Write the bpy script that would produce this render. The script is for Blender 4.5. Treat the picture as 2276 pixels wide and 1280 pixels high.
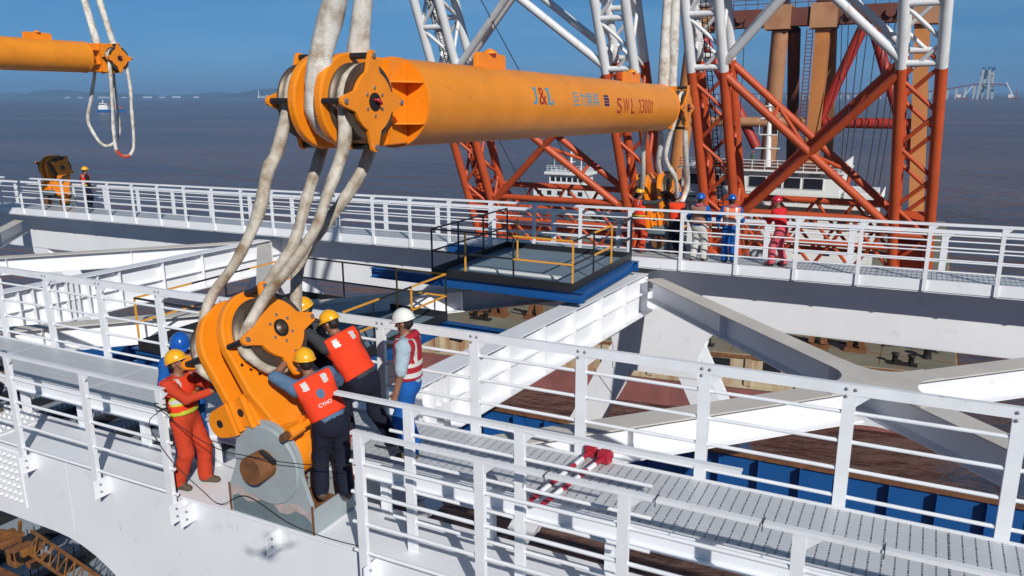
import bpy, bmesh, math, random
import numpy as np
from mathutils import Vector, Matrix, Quaternion
R_ = math.radians
scene = bpy.context.scene
COL = scene.collection
for o in list(bpy.data.objects):
    bpy.data.objects.remove(o)

# ------------------------------------------------------------------ camera
CAM = Vector((5.567, -5.851, 4.716))
FW = Vector((-0.44962, 0.86069, -0.23888)); RT = Vector((0.88678, 0.46218, -0.00384)); UPV = RT.cross(FW)
cam_d = bpy.data.cameras.new('camera'); cam = bpy.data.objects.new('camera', cam_d); COL.objects.link(cam)
cam.matrix_world = Matrix(((RT.x, UPV.x, -FW.x, CAM.x), (RT.y, UPV.y, -FW.y, CAM.y), (RT.z, UPV.z, -FW.z, CAM.z), (0, 0, 0, 1)))
cam_d.sensor_width = 36.0; cam_d.lens = 1750.0 / 2276.0 * 36.0
cam_d.clip_start = 0.1; cam_d.clip_end = 80000
scene.camera = cam
scene.render.resolution_x = 1024; scene.render.resolution_y = 576

# ------------------------------------------------------------------ sky, sun, exposure
SUN_DIR = Vector((-0.6205, 0.5915, -0.5149)).normalized()
world = bpy.data.worlds.new('World'); scene.world = world; world.use_nodes = True
wn = world.node_tree; wn.nodes.clear()
w_out = wn.nodes.new('ShaderNodeOutputWorld'); w_bg = wn.nodes.new('ShaderNodeBackground')
sky = wn.nodes.new('ShaderNodeTexSky'); sky.sky_type = 'NISHITA'; sky.sun_disc = False
sky.sun_elevation = R_(31.0); sky.sun_rotation = math.atan2(-SUN_DIR.x, -SUN_DIR.y)
sky.altitude = 8000; sky.air_density = 1.0; sky.dust_density = 0.0; sky.ozone_density = 1.0
L = wn.links.new
# thin cirrus over the whole sky
w_tc = wn.nodes.new('ShaderNodeTexCoord'); w_map = wn.nodes.new('ShaderNodeMapping')
w_map.inputs['Scale'].default_value = (1.2, 1.2, 9.0); w_map.inputs['Rotation'].default_value = (0.12, 0.05, 0.3)
w_no = wn.nodes.new('ShaderNodeTexNoise'); w_no.inputs['Scale'].default_value = 2.6; w_no.inputs['Detail'].default_value = 7; w_no.inputs['Roughness'].default_value = 0.6
w_rmp = wn.nodes.new('ShaderNodeMapRange'); w_rmp.inputs[1].default_value = 0.47; w_rmp.inputs[2].default_value = 0.86; w_rmp.inputs[3].default_value = 0.0; w_rmp.inputs[4].default_value = 0.5
w_mix = wn.nodes.new('ShaderNodeMix'); w_mix.data_type = 'RGBA'; w_mix.inputs[7].default_value = (6.5, 8.2, 10.0, 1)
L(w_tc.outputs['Generated'], w_map.inputs[0]); L(w_map.outputs[0], w_no.inputs['Vector']); L(w_no.outputs[0], w_rmp.inputs[0])
L(w_rmp.outputs[0], w_mix.inputs[0])
# blue-grey sea air low over the horizon, the same all round
w_sep = wn.nodes.new('ShaderNodeSeparateXYZ'); L(w_tc.outputs['Generated'], w_sep.inputs[0])
w_ab = wn.nodes.new('ShaderNodeMath'); w_ab.operation = 'ABSOLUTE'; L(w_sep.outputs['Z'], w_ab.inputs[0])
w_dv = wn.nodes.new('ShaderNodeMath'); w_dv.operation = 'MULTIPLY'; w_dv.inputs[1].default_value = -1 / 0.085; L(w_ab.outputs[0], w_dv.inputs[0])
w_ex = wn.nodes.new('ShaderNodeMath'); w_ex.operation = 'EXPONENT'; L(w_dv.outputs[0], w_ex.inputs[0])
w_air = wn.nodes.new('ShaderNodeMix'); w_air.data_type = 'RGBA'; w_air.inputs[6].default_value = (0.35, 0.74, 0.82, 1); w_air.inputs[7].default_value = (0.15, 0.225, 0.345, 1); L(w_ex.outputs[0], w_air.inputs[0])
w_mul = wn.nodes.new('ShaderNodeMix'); w_mul.data_type = 'RGBA'; w_mul.blend_type = 'MULTIPLY'; w_mul.inputs[0].default_value = 1; L(sky.outputs[0], w_mul.inputs[6]); L(w_air.outputs[2], w_mul.inputs[7])
L(w_mul.outputs[2], w_mix.inputs[6]); w_mix.inputs[7].default_value = (2.6, 4.6, 6.6, 1); L(w_mix.outputs[2], w_bg.inputs['Color'])
w_bg.inputs['Strength'].default_value = 0.10
L(w_bg.outputs[0], w_out.inputs['Surface'])
sun_d = bpy.data.lights.new('sun', 'SUN'); sun = bpy.data.objects.new('sun', sun_d); COL.objects.link(sun)
sun_d.energy = 4.0; sun_d.angle = R_(0.53); sun_d.color = (1.0, 0.955, 0.89)
sun.rotation_euler = SUN_DIR.to_track_quat('-Z', 'Y').to_euler(); sun.location = (20, -20, 30)
vs = scene.view_settings; vs.view_transform = 'Standard'; vs.look = 'None'; vs.gamma = 1.0; vs.exposure = 0.12; vs.use_curve_mapping = False
scene.render.engine = 'CYCLES'
cy = scene.cycles; cy.use_denoising = True; cy.max_bounces = 8; cy.diffuse_bounces = 5; cy.glossy_bounces = 3; cy.transmission_bounces = 4; cy.transparent_max_bounces = 8; cy.volume_bounces = 0
cy.caustics_reflective = False; cy.caustics_refractive = False

SLOPE = 0.01383
def zs(x): return SLOPE * x
# ------------------------------------------------------------------ materials
MATS = {}
def mat(name, col, rough=0.5, metal=0.0, var=0.08, vscale=2.0, dirt=None, bump=0.0, bscale=40.0, coat=0.0, streak=False, spec=0.5, speck=None):
    """procedural paint or cloth: base colour, soft tone variation, patches of dirt (colour, amount, scale), fine relief"""
    if name in MATS: return MATS[name]
    m = bpy.data.materials.new(name); m.use_nodes = True; MATS[name] = m
    nt = m.node_tree; n = nt.nodes; l = nt.links.new
    b = n['Principled BSDF']
    b.inputs['Roughness'].default_value = rough; b.inputs['Metallic'].default_value = metal
    b.inputs['Specular IOR Level'].default_value = spec
    if coat: b.inputs['Coat Weight'].default_value = coat; b.inputs['Coat Roughness'].default_value = 0.12
    tc = n.new('ShaderNodeTexCoord'); mp = n.new('ShaderNodeMapping'); l(tc.outputs['Object'], mp.inputs[0])
    no = n.new('ShaderNodeTexNoise'); no.inputs['Scale'].default_value = vscale; no.inputs['Detail'].default_value = 5
    l(mp.outputs[0], no.inputs['Vector'])
    mr = n.new('ShaderNodeMapRange'); mr.inputs[1].default_value = 0.25; mr.inputs[2].default_value = 0.75
    mr.inputs[3].default_value = 1 - var; mr.inputs[4].default_value = 1 + var * 0.6; l(no.outputs[0], mr.inputs[0])
    mx = n.new('ShaderNodeMix'); mx.data_type = 'RGBA'; mx.blend_type = 'MULTIPLY'; mx.inputs[0].default_value = 1
    mx.inputs[6].default_value = (*col, 1); l(mr.outputs[0], mx.inputs[7])
    out = mx.outputs[2]
    if dirt:
        dc, da, ds = dirt
        mp2 = n.new('ShaderNodeMapping'); l(tc.outputs['Object'], mp2.inputs[0]); mp2.inputs['Location'].default_value = (3.1, 7.7, 1.3)
        if streak: mp2.inputs['Scale'].default_value = (1, 1, 0.16)
        d = n.new('ShaderNodeTexNoise'); d.inputs['Scale'].default_value = ds; d.inputs['Detail'].default_value = 8; d.inputs['Roughness'].default_value = 0.65
        l(mp2.outputs[0], d.inputs['Vector'])
        dr = n.new('ShaderNodeMapRange'); dr.inputs[1].default_value = 0.66 - 0.3 * da; dr.inputs[2].default_value = 0.80 - 0.12 * da; dr.inputs[3].default_value = 0; dr.inputs[4].default_value = min(1, 0.35 + da)
        l(d.outputs[0], dr.inputs[0])
        m2 = n.new('ShaderNodeMix'); m2.data_type = 'RGBA'; m2.inputs[7].default_value = (*dc, 1); l(dr.outputs[0], m2.inputs[0]); l(out, m2.inputs[6]); out = m2.outputs[2]
        rr = n.new('ShaderNodeMapRange'); rr.inputs[3].default_value = rough; rr.inputs[4].default_value = min(1, rough + 0.35); l(dr.outputs[0], rr.inputs[0]); l(rr.outputs[0], b.inputs['Roughness'])
    if speck:
        sc_, ss, st, stretch = speck
        mp3 = n.new('ShaderNodeMapping'); l(tc.outputs['Object'], mp3.inputs[0]); mp3.inputs['Scale'].default_value = stretch; mp3.inputs['Rotation'].default_value = (0.03, 0.02, 0.05)
        sn = n.new('ShaderNodeTexNoise'); sn.inputs['Scale'].default_value = ss; sn.inputs['Detail'].default_value = 3; sn.inputs['Roughness'].default_value = 0.7; l(mp3.outputs[0], sn.inputs['Vector'])
        sr = n.new('ShaderNodeMapRange'); sr.inputs[1].default_value = st; sr.inputs[2].default_value = st + 0.07; sr.inputs[4].default_value = 0.75; l(sn.outputs[0], sr.inputs[0])
        m3 = n.new('ShaderNodeMix'); m3.data_type = 'RGBA'; m3.inputs[7].default_value = (*sc_, 1); l(sr.outputs[0], m3.inputs[0]); l(out, m3.inputs[6]); out = m3.outputs[2]
    l(out, b.inputs['Base Color'])
    if bump:
        bn = n.new('ShaderNodeTexNoise'); bn.inputs['Scale'].default_value = bscale; bn.inputs['Detail'].default_value = 4; l(tc.outputs['Object'], bn.inputs['Vector'])
        bp = n.new('ShaderNodeBump'); bp.inputs['Strength'].default_value = bump; bp.inputs['Distance'].default_value = 0.01; l(bn.outputs[0], bp.inputs['Height']); l(bp.outputs[0], b.inputs['Normal'])
    return m
WHITE = mat('bridge_white_paint', (0.81, 0.83, 0.865), 0.42, var=0.07, vscale=0.8, dirt=((0.52, 0.50, 0.45), 0.16, 1.7), bump=0.04, bscale=6, speck=((0.40, 0.33, 0.26), 9.0, 0.70, (1, 1, 0.35)))
WHITE2 = mat('rail_white_paint', (0.80, 0.82, 0.85), 0.38, var=0.10, vscale=3, dirt=((0.45, 0.38, 0.29), 0.10, 7.0), speck=((0.30, 0.20, 0.12), 16.0, 0.69, (0.5, 1, 1)))
DUSTY = mat('dusty_flange_paint', (0.60, 0.57, 0.52), 0.6, var=0.14, vscale=0.9, dirt=((0.44, 0.40, 0.33), 0.3, 1.6))
ORANGE = mat('orange_gloss_paint', (0.88, 0.265, 0.010), 0.36, var=0.10, vscale=3, dirt=((0.26, 0.085, 0.025), 0.14, 7.0), coat=0.15, bump=0.03, bscale=8, speck=((0.07, 0.03, 0.015), 11.0, 0.70, (1, 1, 0.6)))
TUBEOR = mat('weathered_orange_tube', (0.82, 0.275, 0.018), 0.40, var=0.15, vscale=1.4, dirt=((0.50, 0.25, 0.07), 0.28, 2.6), coat=0.05, bump=0.05, bscale=3, speck=((0.30, 0.13, 0.04), 5.0, 0.66, (1.6, 0.45, 1.6)))
BLACK = mat('black_paint', (0.018, 0.019, 0.022), 0.45, var=0.2)
YELLOW = mat('safety_yellow_paint', (0.80, 0.36, 0.03), 0.45, var=0.1, vscale=5)
BLUE = mat('blue_steel_paint', (0.008, 0.085, 0.28), 0.45, var=0.12, vscale=1.2, dirt=((0.22, 0.12, 0.07), 0.08, 2.5))
SHADEGREY = mat('shade_darkened_deck_grey', (0.155, 0.215, 0.27), 0.6, var=0.12, vscale=1.2)  # upper platform's cast shadow painted into this grey; lower platform and roofs share it
STEEL = mat('worn_steel', (0.15, 0.12, 0.095), 0.5, 0.75, var=0.3, vscale=6, dirt=((0.12, 0.08, 0.05), 0.35, 9))
DARK = mat('dark_steel', (0.035, 0.033, 0.032), 0.4, 0.5, var=0.3, vscale=6)
BOLT = mat('zinc_bolt', (0.42, 0.43, 0.44), 0.35, 0.8, var=0.2)
REDPIN = mat('red_pin_paint', (0.42, 0.02, 0.04), 0.35)
RUST = mat('rusty_steel', (0.21, 0.085, 0.032), 0.75, 0.1, var=0.4, vscale=5, dirt=((0.05, 0.03, 0.022), 0.45, 7), bump=0.2, bscale=30)
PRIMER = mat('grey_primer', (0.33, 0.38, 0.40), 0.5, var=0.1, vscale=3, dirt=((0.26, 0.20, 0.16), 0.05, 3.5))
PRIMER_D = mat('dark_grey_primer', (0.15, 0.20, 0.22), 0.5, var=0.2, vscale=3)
PINK = mat('heat_marked_primer', (0.48, 0.40, 0.38), 0.6, var=0.2, vscale=7, dirt=((0.36, 0.24, 0.17), 0.4, 6))
CRANE_O = mat('crane_orange_paint', (0.53, 0.082, 0.022), 0.5, var=0.22, vscale=0.5, dirt=((0.24, 0.05, 0.02), 0.2, 0.9))
CRANE_R = mat('crane_red_paint', (0.40, 0.03, 0.02), 0.5, var=0.2, vscale=0.4)
GANTRY = mat('gantry_ochre_paint', (0.44, 0.22, 0.11), 0.6, var=0.25, vscale=0.3, dirt=((0.30, 0.09, 0.04), 0.4, 0.35))
GANTRY2 = mat('gantry_orange_paint', (0.55, 0.21, 0.06), 0.6, var=0.2, vscale=0.3, dirt=((0.36, 0.14, 0.06), 0.3, 0.35))
BROWNRED = mat('red_brown_primer', (0.16, 0.05, 0.035), 0.7, var=0.25, vscale=0.4)
CRANE_W = mat('crane_white_paint', (0.72, 0.73, 0.74), 0.5, var=0.1, vscale=0.6, dirt=((0.42, 0.25, 0.13), 0.30, 1.3), streak=True)
SHIPW = mat('ship_white_paint', (0.78, 0.79, 0.78), 0.5, var=0.08, vscale=0.4, dirt=((0.45, 0.40, 0.32), 0.1, 0.7), streak=True)
GREEN = mat('deck_green_paint', (0.06, 0.12, 0.085), 0.7, var=0.3, vscale=0.5)
BARGEDK = mat('worn_barge_deck', (0.20, 0.195, 0.14), 0.85, var=0.3, vscale=0.35, dirt=((0.26, 0.15, 0.09), 0.6, 0.5), bump=0.1, bscale=3)
BARGEW = mat('rusty_cream_hull', (0.50, 0.42, 0.28), 0.75, var=0.2, vscale=0.6, dirt=((0.30, 0.11, 0.035), 0.75, 1.0), streak=True)
ANTIFOUL = mat('faded_red_antifouling', (0.24, 0.085, 0.075), 0.85, var=0.3, vscale=0.6, dirt=((0.12, 0.05, 0.04), 0.3, 1.0), bump=0.1, bscale=3)
GLASS = mat('dark_window_glass', (0.015, 0.02, 0.03), 0.08, spec=0.8)
RUBBER = mat('black_rubber', (0.015, 0.015, 0.016), 0.7)
WIRE = mat('wire_rope', (0.03, 0.028, 0.026), 0.6, 0.3)
LOWDECK = mat('lower_deck_grey', (0.30, 0.34, 0.39), 0.5, var=0.15, vscale=0.4)
CYAN = mat('cyan_lettering', (0.015, 0.33, 0.50), 0.5, var=0.1, vscale=20)
REDL = mat('red_lettering', (0.36, 0.02, 0.02), 0.5, var=0.15, vscale=20)
NAVYL = mat('navy_lettering', (0.02, 0.02, 0.12), 0.5)
WHITEL = mat('white_print', (0.8, 0.8, 0.78), 0.6)
FLAGR = mat('red_flag_cloth', (0.62, 0.02, 0.02), 0.8)

def rope_mat(name, ring, col, dcol, da):
    m = mat(name, col, 0.85, var=0.15, vscale=3, dirt=(dcol, da, 4.5))
    n = m.node_tree.nodes; l = m.node_tree.links.new
    at = n.new('ShaderNodeAttribute'); at.attribute_name = 'rope_uv'
    sp = n.new('ShaderNodeSeparateXYZ'); l(at.outputs['Vector'], sp.inputs[0])
    def wave(sock, k, off=None):
        a = n.new('ShaderNodeMath'); a.operation = 'MULTIPLY'; l(sock, a.inputs[0]); a.inputs[1].default_value = k
        s = n.new('ShaderNodeMath'); s.operation = 'SINE'; l(a.outputs[0], s.inputs[0]); return s.outputs[0]
    s1 = wave(sp.outputs['X'], 2 * math.pi / ring); s2 = wave(sp.outputs['Y'], 2 * math.pi * 16)
    mu = n.new('ShaderNodeMath'); mu.operation = 'MULTIPLY'; l(s1, mu.inputs[0]); l(s2, mu.inputs[1])
    bp = n.new('ShaderNodeBump'); bp.inputs['Strength'].default_value = 0.6; bp.inputs['Distance'].default_value = 0.005
    l(mu.outputs[0], bp.inputs['Height']); l(bp.outputs[0], n['Principled BSDF'].inputs['Normal'])
    return m
ROPE = rope_mat('woven_white_sling', 0.030, (0.74, 0.72, 0.66), (0.32, 0.22, 0.13), 0.62)
ROPE_B = rope_mat('dirty_woven_sling', 0.024, (0.64, 0.59, 0.50), (0.22, 0.14, 0.075), 0.92)

def plank_mat():
    m = mat('slotted_plank_paint', (0.62, 0.645, 0.67), 0.42, 0.15, var=0.07, vscale=2.5, dirt=((0.40, 0.38, 0.34), 0.15, 3.0))
    nt = m.node_tree; n = nt.nodes; l = nt.links.new
    tc = n.new('ShaderNodeTexCoord'); sp = n.new('ShaderNodeSeparateXYZ'); l(tc.outputs['Object'], sp.inputs[0])
    def M(op, a, b=None):
        k = n.new('ShaderNodeMath'); k.operation = op
        for i, v in enumerate((a, b)):
            if v is None: continue
            if isinstance(v, (int, float)): k.inputs[i].default_value = v
            else: l(v, k.inputs[i])
        return k.outputs[0]
    fx = M('FRACT', M('DIVIDE', sp.outputs['X'], 0.105)); fy = M('FRACT', M('DIVIDE', M('ADD', sp.outputs['Y'], M('MULTIPLY', fx, 0.0)), 0.045))
    hx = M('LESS_THAN', fx, 0.13); hy = M('LESS_THAN', fy, 0.58)
    top = M('GREATER_THAN', sp.outputs['Z'], -0.004)
    hole = M('MULTIPLY', M('MULTIPLY', hx, hy), top)
    b = n['Principled BSDF']; tr = n.new('ShaderNodeBsdfTransparent'); ms = n.new('ShaderNodeMixShader')
    l(hole, ms.inputs[0]); l(b.outputs[0], ms.inputs[1]); l(tr.outputs[0], ms.inputs[2]); l(ms.outputs[0], n['Material Output'].inputs['Surface'])
    # raised lips behind each slot
    lip = M('MULTIPLY', M('LESS_THAN', fx, 0.45), hy)
    bp = n.new('ShaderNodeBump'); bp.inputs['Strength'].default_value = 0.5; bp.inputs['Distance'].default_value = 0.004; l(lip, bp.inputs['Height']); l(bp.outputs[0], b.inputs['Normal'])
    return m
PLANK = plank_mat()

# ------------------------------------------------------------------ mesh helpers
def V(*a): return Vector(a[0] if len(a) == 1 else a)
class MB:
    def __init__(s): s.v = []; s.f = []; s.uv = None; s.sm = []
    def add(s, vs, fs, smooth=False):
        o = len(s.v); s.v += [tuple(p) for p in vs]; s.f += [tuple(i + o for i in f) for f in fs]; s.sm += [smooth] * len(fs); return s
    def box(s, x0, x1, y0, y1, z0, z1):
        return s.add([(x0, y0, z0), (x1, y0, z0), (x1, y1, z0), (x0, y1, z0), (x0, y0, z1), (x1, y0, z1), (x1, y1, z1), (x0, y1, z1)],
              [(0, 3, 2, 1), (4, 5, 6, 7), (0, 1, 5, 4), (1, 2, 6, 5), (2, 3, 7, 6), (3, 0, 4, 7)])
    def beam(s, p, q, w, h, up=(0, 0, 1), off=(0, 0)):
        """bar of width w (sideways) and height h (along up) from p to q"""
        p, q = V(p), V(q); d = (q - p).normalized(); x = d.cross(V(up)).normalized(); z = x.cross(d)
        vs = []
        for c in (p, q):
            c = c + x * off[0] + z * off[1]
            vs += [c - x * w / 2 - z * h / 2, c + x * w / 2 - z * h / 2, c + x * w / 2 + z * h / 2, c - x * w / 2 + z * h / 2]
        return s.add(vs, [(0, 1, 2, 3), (7, 6, 5, 4), (0, 4, 5, 1), (1, 5, 6, 2), (2, 6, 7, 3), (3, 7, 4, 0)])
    def tube(s, pts, r, n=10, caps=True, smooth=True, closed=False, flat=None):
        pts = [V(p) for p in pts]; N = len(pts); rr = r if hasattr(r, '__len__') else [r] * N
        o = len(s.v); ref = None; L = 0; uvs = []
        for i, p in enumerate(pts):
            if closed: t = (pts[(i + 1) % N] - pts[i - 1]).normalized()
            else: t = (pts[min(i + 1, N - 1)] - pts[max(i - 1, 0)]).normalized()
            if ref is None: ref = t.orthogonal().normalized()
            ref = (ref - t * ref.dot(t)).normalized(); b = t.cross(ref)
            if i: L += (p - pts[i - 1]).length
            for k in range(n):
                a = 2 * math.pi * k / n; fr = 1 + (flat[0] * math.cos(2 * a - flat[1] * L + 0.8 * math.sin(L * 2.1)) + 0.35 * flat[0] * math.sin(3 * a + 5 * L) if flat else 0); s.v.append(tuple(p + (ref * math.cos(a) + b * math.sin(a)) * rr[i] * fr)); uvs.append((L, k / n, 0))
        for i in range(N if closed else N - 1):
            j = (i + 1) % N
            for k in range(n):
                k2 = (k + 1) % n; s.f.append((o + i * n + k, o + i * n + k2, o + j * n + k2, o + j * n + k)); s.sm.append(smooth)
        if caps and not closed:
            for i in (0, N - 1):
                q = len(s.v); s.v += s.v[o + i * n:o + (i + 1) * n]; uvs += uvs[i * n:(i + 1) * n]; s.f.append(tuple(q + k for k in range(n))); s.sm.append(False)
        s.uv = (s.uv or []) + uvs
        return s
    def cyl(s, p, q, r, n=24, r2=None):
        return s.tube([p, q], [r, r if r2 is None else r2], n)
    def lathe(s, prof, c, ax, n=32):
        """profile of (along axis, radius) pairs turned round the axis"""
        c, ax = V(c), V(ax).normalized(); u = ax.orthogonal().normalized(); w = ax.cross(u); o = len(s.v); N = len(prof)
        for (h, r) in prof:
            for k in range(n):
                a = 2 * math.pi * k / n; s.v.append(tuple(c + ax * h + (u * math.cos(a) + w * math.sin(a)) * max(r, 1e-4)))
        for i in range(N - 1):
            for k in range(n):
                k2 = (k + 1) % n; s.f.append((o + i * n + k, o + i * n + k2, o + (i + 1) * n + k2, o + (i + 1) * n + k)); s.sm.append(True)
        for i in (0, N - 1):
            q = len(s.v); s.v += s.v[o + i * n:o + (i + 1) * n]; s.f.append(tuple(q + k for k in range(n))); s.sm.append(False)
        return s
    def prism(s, poly, org, u, v, t):
        """2-D polygon (a,b) -> org + a*u + b*v, thickened by t along u x v"""
        org, u, v = V(org), V(u), V(v); w = u.cross(v).normalized() * t; n = len(poly)
        A = [org + u * a + v * b for a, b in poly]
        return s.add(A + [p + w for p in A], [tuple(reversed(range(n))), tuple(range(n, 2 * n))] + [(i, (i + 1) % n, n + (i + 1) % n, n + i) for i in range(n)])
    def build(s, name, m, parent=None, org=None, shear=False, bevel=0.0, sharp=True):
        if shear: s.v = [(x, y, z + SLOPE * x) for x, y, z in s.v]
        if org is None and parent is not None: org = parent.get('_org', (0, 0, 0))
        if org is not None: ox, oy, oz = org; s.v = [(x - ox, y - oy, z - oz) for x, y, z in s.v]
        me = bpy.data.meshes.new(name); me.from_pydata(s.v, [], s.f); me.update()
        me.polygons.foreach_set('use_smooth', s.sm)
        if s.uv and len(s.uv) == len(s.v):
            at = me.attributes.new('rope_uv', 'FLOAT_VECTOR', 'POINT'); at.data.foreach_set('vector', [c for t in s.uv for c in t])
        bm = bmesh.new(); bm.from_mesh(me); bmesh.ops.recalc_face_normals(bm, faces=bm.faces); bm.to_mesh(me); bm.free()
        me.materials.append(m)
        o = bpy.data.objects.new(name, me); COL.objects.link(o)
        if parent is not None: o.parent = parent
        elif org is not None: o.location = org
        if bevel:
            b = o.modifiers.new('bevel', 'BEVEL'); b.width = bevel; b.segments = 2; b.limit_method = 'ANGLE'; b.angle_limit = R_(40)
        return o
def tag(o, label=None, cat=None, group=None, kind=None):
    if label: o['label'] = label
    if cat: o['category'] = cat
    if group: o['group'] = group
    if kind: o['kind'] = kind
    return o
def thing(name, label, cat, loc=(0, 0, 0), group=None, rot=None):
    o = bpy.data.objects.new(name, None); COL.objects.link(o); o.location = loc; o.empty_display_size = 0.2
    if rot: o.rotation_euler = rot
    o['_org'] = [0.0, 0.0, 0.0] if rot else [float(c) for c in loc]
    return tag(o, label, cat, group)
def share(src, name, parent, loc, rot=None):
    """another piece with the same mesh"""
    o = bpy.data.objects.new(name, src.data); COL.objects.link(o); o.parent = parent; o.location = loc
    if rot: o.rotation_euler = rot
    for md in src.modifiers:
        b = o.modifiers.new(md.name, md.type)
        if md.type == 'BEVEL': b.width = md.width; b.segments = md.segments; b.limit_method = md.limit_method; b.angle_limit = md.angle_limit
    return o
def catmull(P, n=8, closed=False):
    P = [V(p) for p in P]; N = len(P); out = []
    for i in range(N if closed else N - 1):
        if closed: a, b, c, d = P[i - 1], P[i], P[(i + 1) % N], P[(i + 2) % N]
        else: a, b, c, d = P[max(i - 1, 0)], P[i], P[i + 1], P[min(i + 2, N - 1)]
        for k in range(n):
            t = k / n; out.append(0.5 * ((2 * b) + (c - a) * t + (2 * a - 5 * b + 4 * c - d) * t * t + (3 * b - a - 3 * c + d) * t ** 3))
    if not closed: out.append(P[-1])
    return out
def arc(cx, cy_, r, a0, a1, n=16):
    return [(cx + r * math.cos(R_(a0 + (a1 - a0) * k / n)), cy_ + r * math.sin(R_(a0 + (a1 - a0) * k / n))) for k in range(n + 1)]
# ------------------------------------------------------------------ sea, hills, far bridge
SEA = -20.0
def sea_mat():
    m = bpy.data.materials.new('silty_sea_water'); m.use_nodes = True; nt = m.node_tree; n = nt.nodes; l = nt.links.new
    b = n['Principled BSDF']; b.inputs['Roughness'].default_value = 0.22; b.inputs['IOR'].default_value = 1.33
    g = n.new('ShaderNodeNewGeometry')
    no = n.new('ShaderNodeTexNoise'); no.inputs['Scale'].default_value = 0.012; no.inputs['Detail'].default_value = 6; l(g.outputs['Position'], no.inputs['Vector'])
    mp0 = n.new('ShaderNodeMapping'); mp0.inputs['Scale'].default_value = (0.35, 1, 1); mp0.inputs['Rotation'].default_value = (0, 0, 0.5); l(g.outputs['Position'], mp0.inputs[0]); l(mp0.outputs[0], no.inputs['Vector'])
    cr = n.new('ShaderNodeMix'); cr.data_type = 'RGBA'; cr.inputs[6].default_value = (0.098, 0.057, 0.047, 1); cr.inputs[7].default_value = (0.155, 0.092, 0.074, 1)
    mrs = n.new('ShaderNodeMapRange'); mrs.inputs[1].default_value = 0.38; mrs.inputs[2].default_value = 0.62; l(no.outputs[0], mrs.inputs[0]); l(mrs.outputs[0], cr.inputs[0]); l(cr.outputs[2], b.inputs['Base Color'])
    hs = None
    for sc, st, sy in ((0.20, 1.0, 2.0), (0.75, 0.16, 1.8), (0.045, 2.2, 2.4)):
        mp = n.new('ShaderNodeMapping'); mp.inputs['Scale'].default_value = (1, sy, 1); mp.inputs['Rotation'].default_value = (0, 0, 0.4); l(g.outputs['Position'], mp.inputs[0])
        t = n.new('ShaderNodeTexNoise'); t.inputs['Scale'].default_value = sc; t.inputs['Detail'].default_value = 4; t.inputs['Roughness'].default_value = 0.55; l(mp.outputs[0], t.inputs['Vector'])
        k = n.new('ShaderNodeMath'); k.operation = 'MULTIPLY'; k.inputs[1].default_value = st; l(t.outputs[0], k.inputs[0])
        if hs is None: hs = k.outputs[0]
        else:
            a = n.new('ShaderNodeMath'); a.operation = 'ADD'; l(hs, a.inputs[0]); l(k.outputs[0], a.inputs[1]); hs = a.outputs[0]
    bp = n.new('ShaderNodeBump'); bp.inputs['Strength'].default_value = 1.0; bp.inputs['Distance'].default_value = 1.6; l(hs, bp.inputs['Height']); l(bp.outputs[0], b.inputs['Normal'])
    return m
mb = MB(); mb.add([(-30000, -500, SEA), (30000, -500, SEA), (30000, 30000, SEA), (-30000, 30000, SEA)], [(0, 1, 2, 3)])
tag(mb.build('sea', sea_mat()), kind='structure')
HILL = mat('wooded_hill', (0.045, 0.065, 0.06), 0.95, var=0.3, vscale=0.004)
def hills(x0, x1, y, depth, hmax, seed, n=90):
    rnd = random.Random(seed); ph = [(rnd.uniform(0, 6.28), rnd.uniform(0.6, 1.4)) for _ in range(6)]
    m = MB(); rows = 5; vs = []; fs = []
    for i in range(n + 1):
        t = i / n
        h = sum(math.sin(t * 6.28 * (k + 1) * p[1] + p[0]) / (k + 1) for k, p in enumerate(ph)) * 0.36 + 0.48
        h = max(0.03, h) * hmax * min(1, 7 * t, 7 * (1 - t)) * (1.0 - 0.55 * t)
        for r in range(rows):
            u = r / (rows - 1); vs.append((x0 + (x1 - x0) * t, y + depth * (u - 0.5) + 60 * math.sin(9 * t + r), SEA - 2 + h * math.sin(math.pi * u) * (1 + 0.12 * math.sin(31 * t + 2 * r))))
    for i in range(n):
        for r in range(rows - 1):
            a = i * rows + r; fs.append((a, a + rows, a + rows + 1, a + 1))
    m.add(vs, fs, True)
    return tag(m.build('hills', HILL), kind='structure')
hills(-11800, -5100, 6700, 900, 215, 3); hills(-9500, -4400, 7600, 800, 165, 11)
hills(300, 9000, 13000, 1200, 110, 5)
rnd = random.Random(4)
CB = [(-6160, 70, 16), (-6060, 40, 26), (-5900, 90, 20), (-5760, 120, 26), (-5640, 60, 34), (-5500, 140, 24), (-5360, 70, 30), (-5220, 80, 22)]
for i, (x, w, h) in enumerate(CB):
    t = thing('coastal_building', 'pale building on the distant shore left of the main sheaves, %s from the left' % ('first second third fourth fifth sixth seventh eighth'.split()[i]), 'building', (x, 6200, SEA), 'white buildings on the far shore')
    MB().box(x - w / 2, x + w / 2, 6200, 6240, SEA, SEA + h).build('wall', SHIPW, t)
    MB().box(x - w / 2 - 1, x + w / 2 + 1, 6199, 6241, SEA + h, SEA + h + 1.5).build('roof', SHADEGREY, t)
    MB().box(x - w * 0.4, x + w * 0.4, 6199.5, 6199.9, SEA + h * 0.5, SEA + h * 0.6).build('window_band', GLASS, t)
t = thing('shore_tower', 'slim white tower standing on the distant shore', 'tower', (-6175, 6200, SEA))
MB().lathe([(0, 7), (50, 4.5), (62, 4)], (-6175, 6200, SEA), (0, 0, 1), 10).build('shaft', SHIPW, t)
MB().lathe([(62, 6), (68, 6), (74, 1)], (-6175, 6200, SEA), (0, 0, 1), 10).build('lantern', SHIPW, t)
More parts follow.
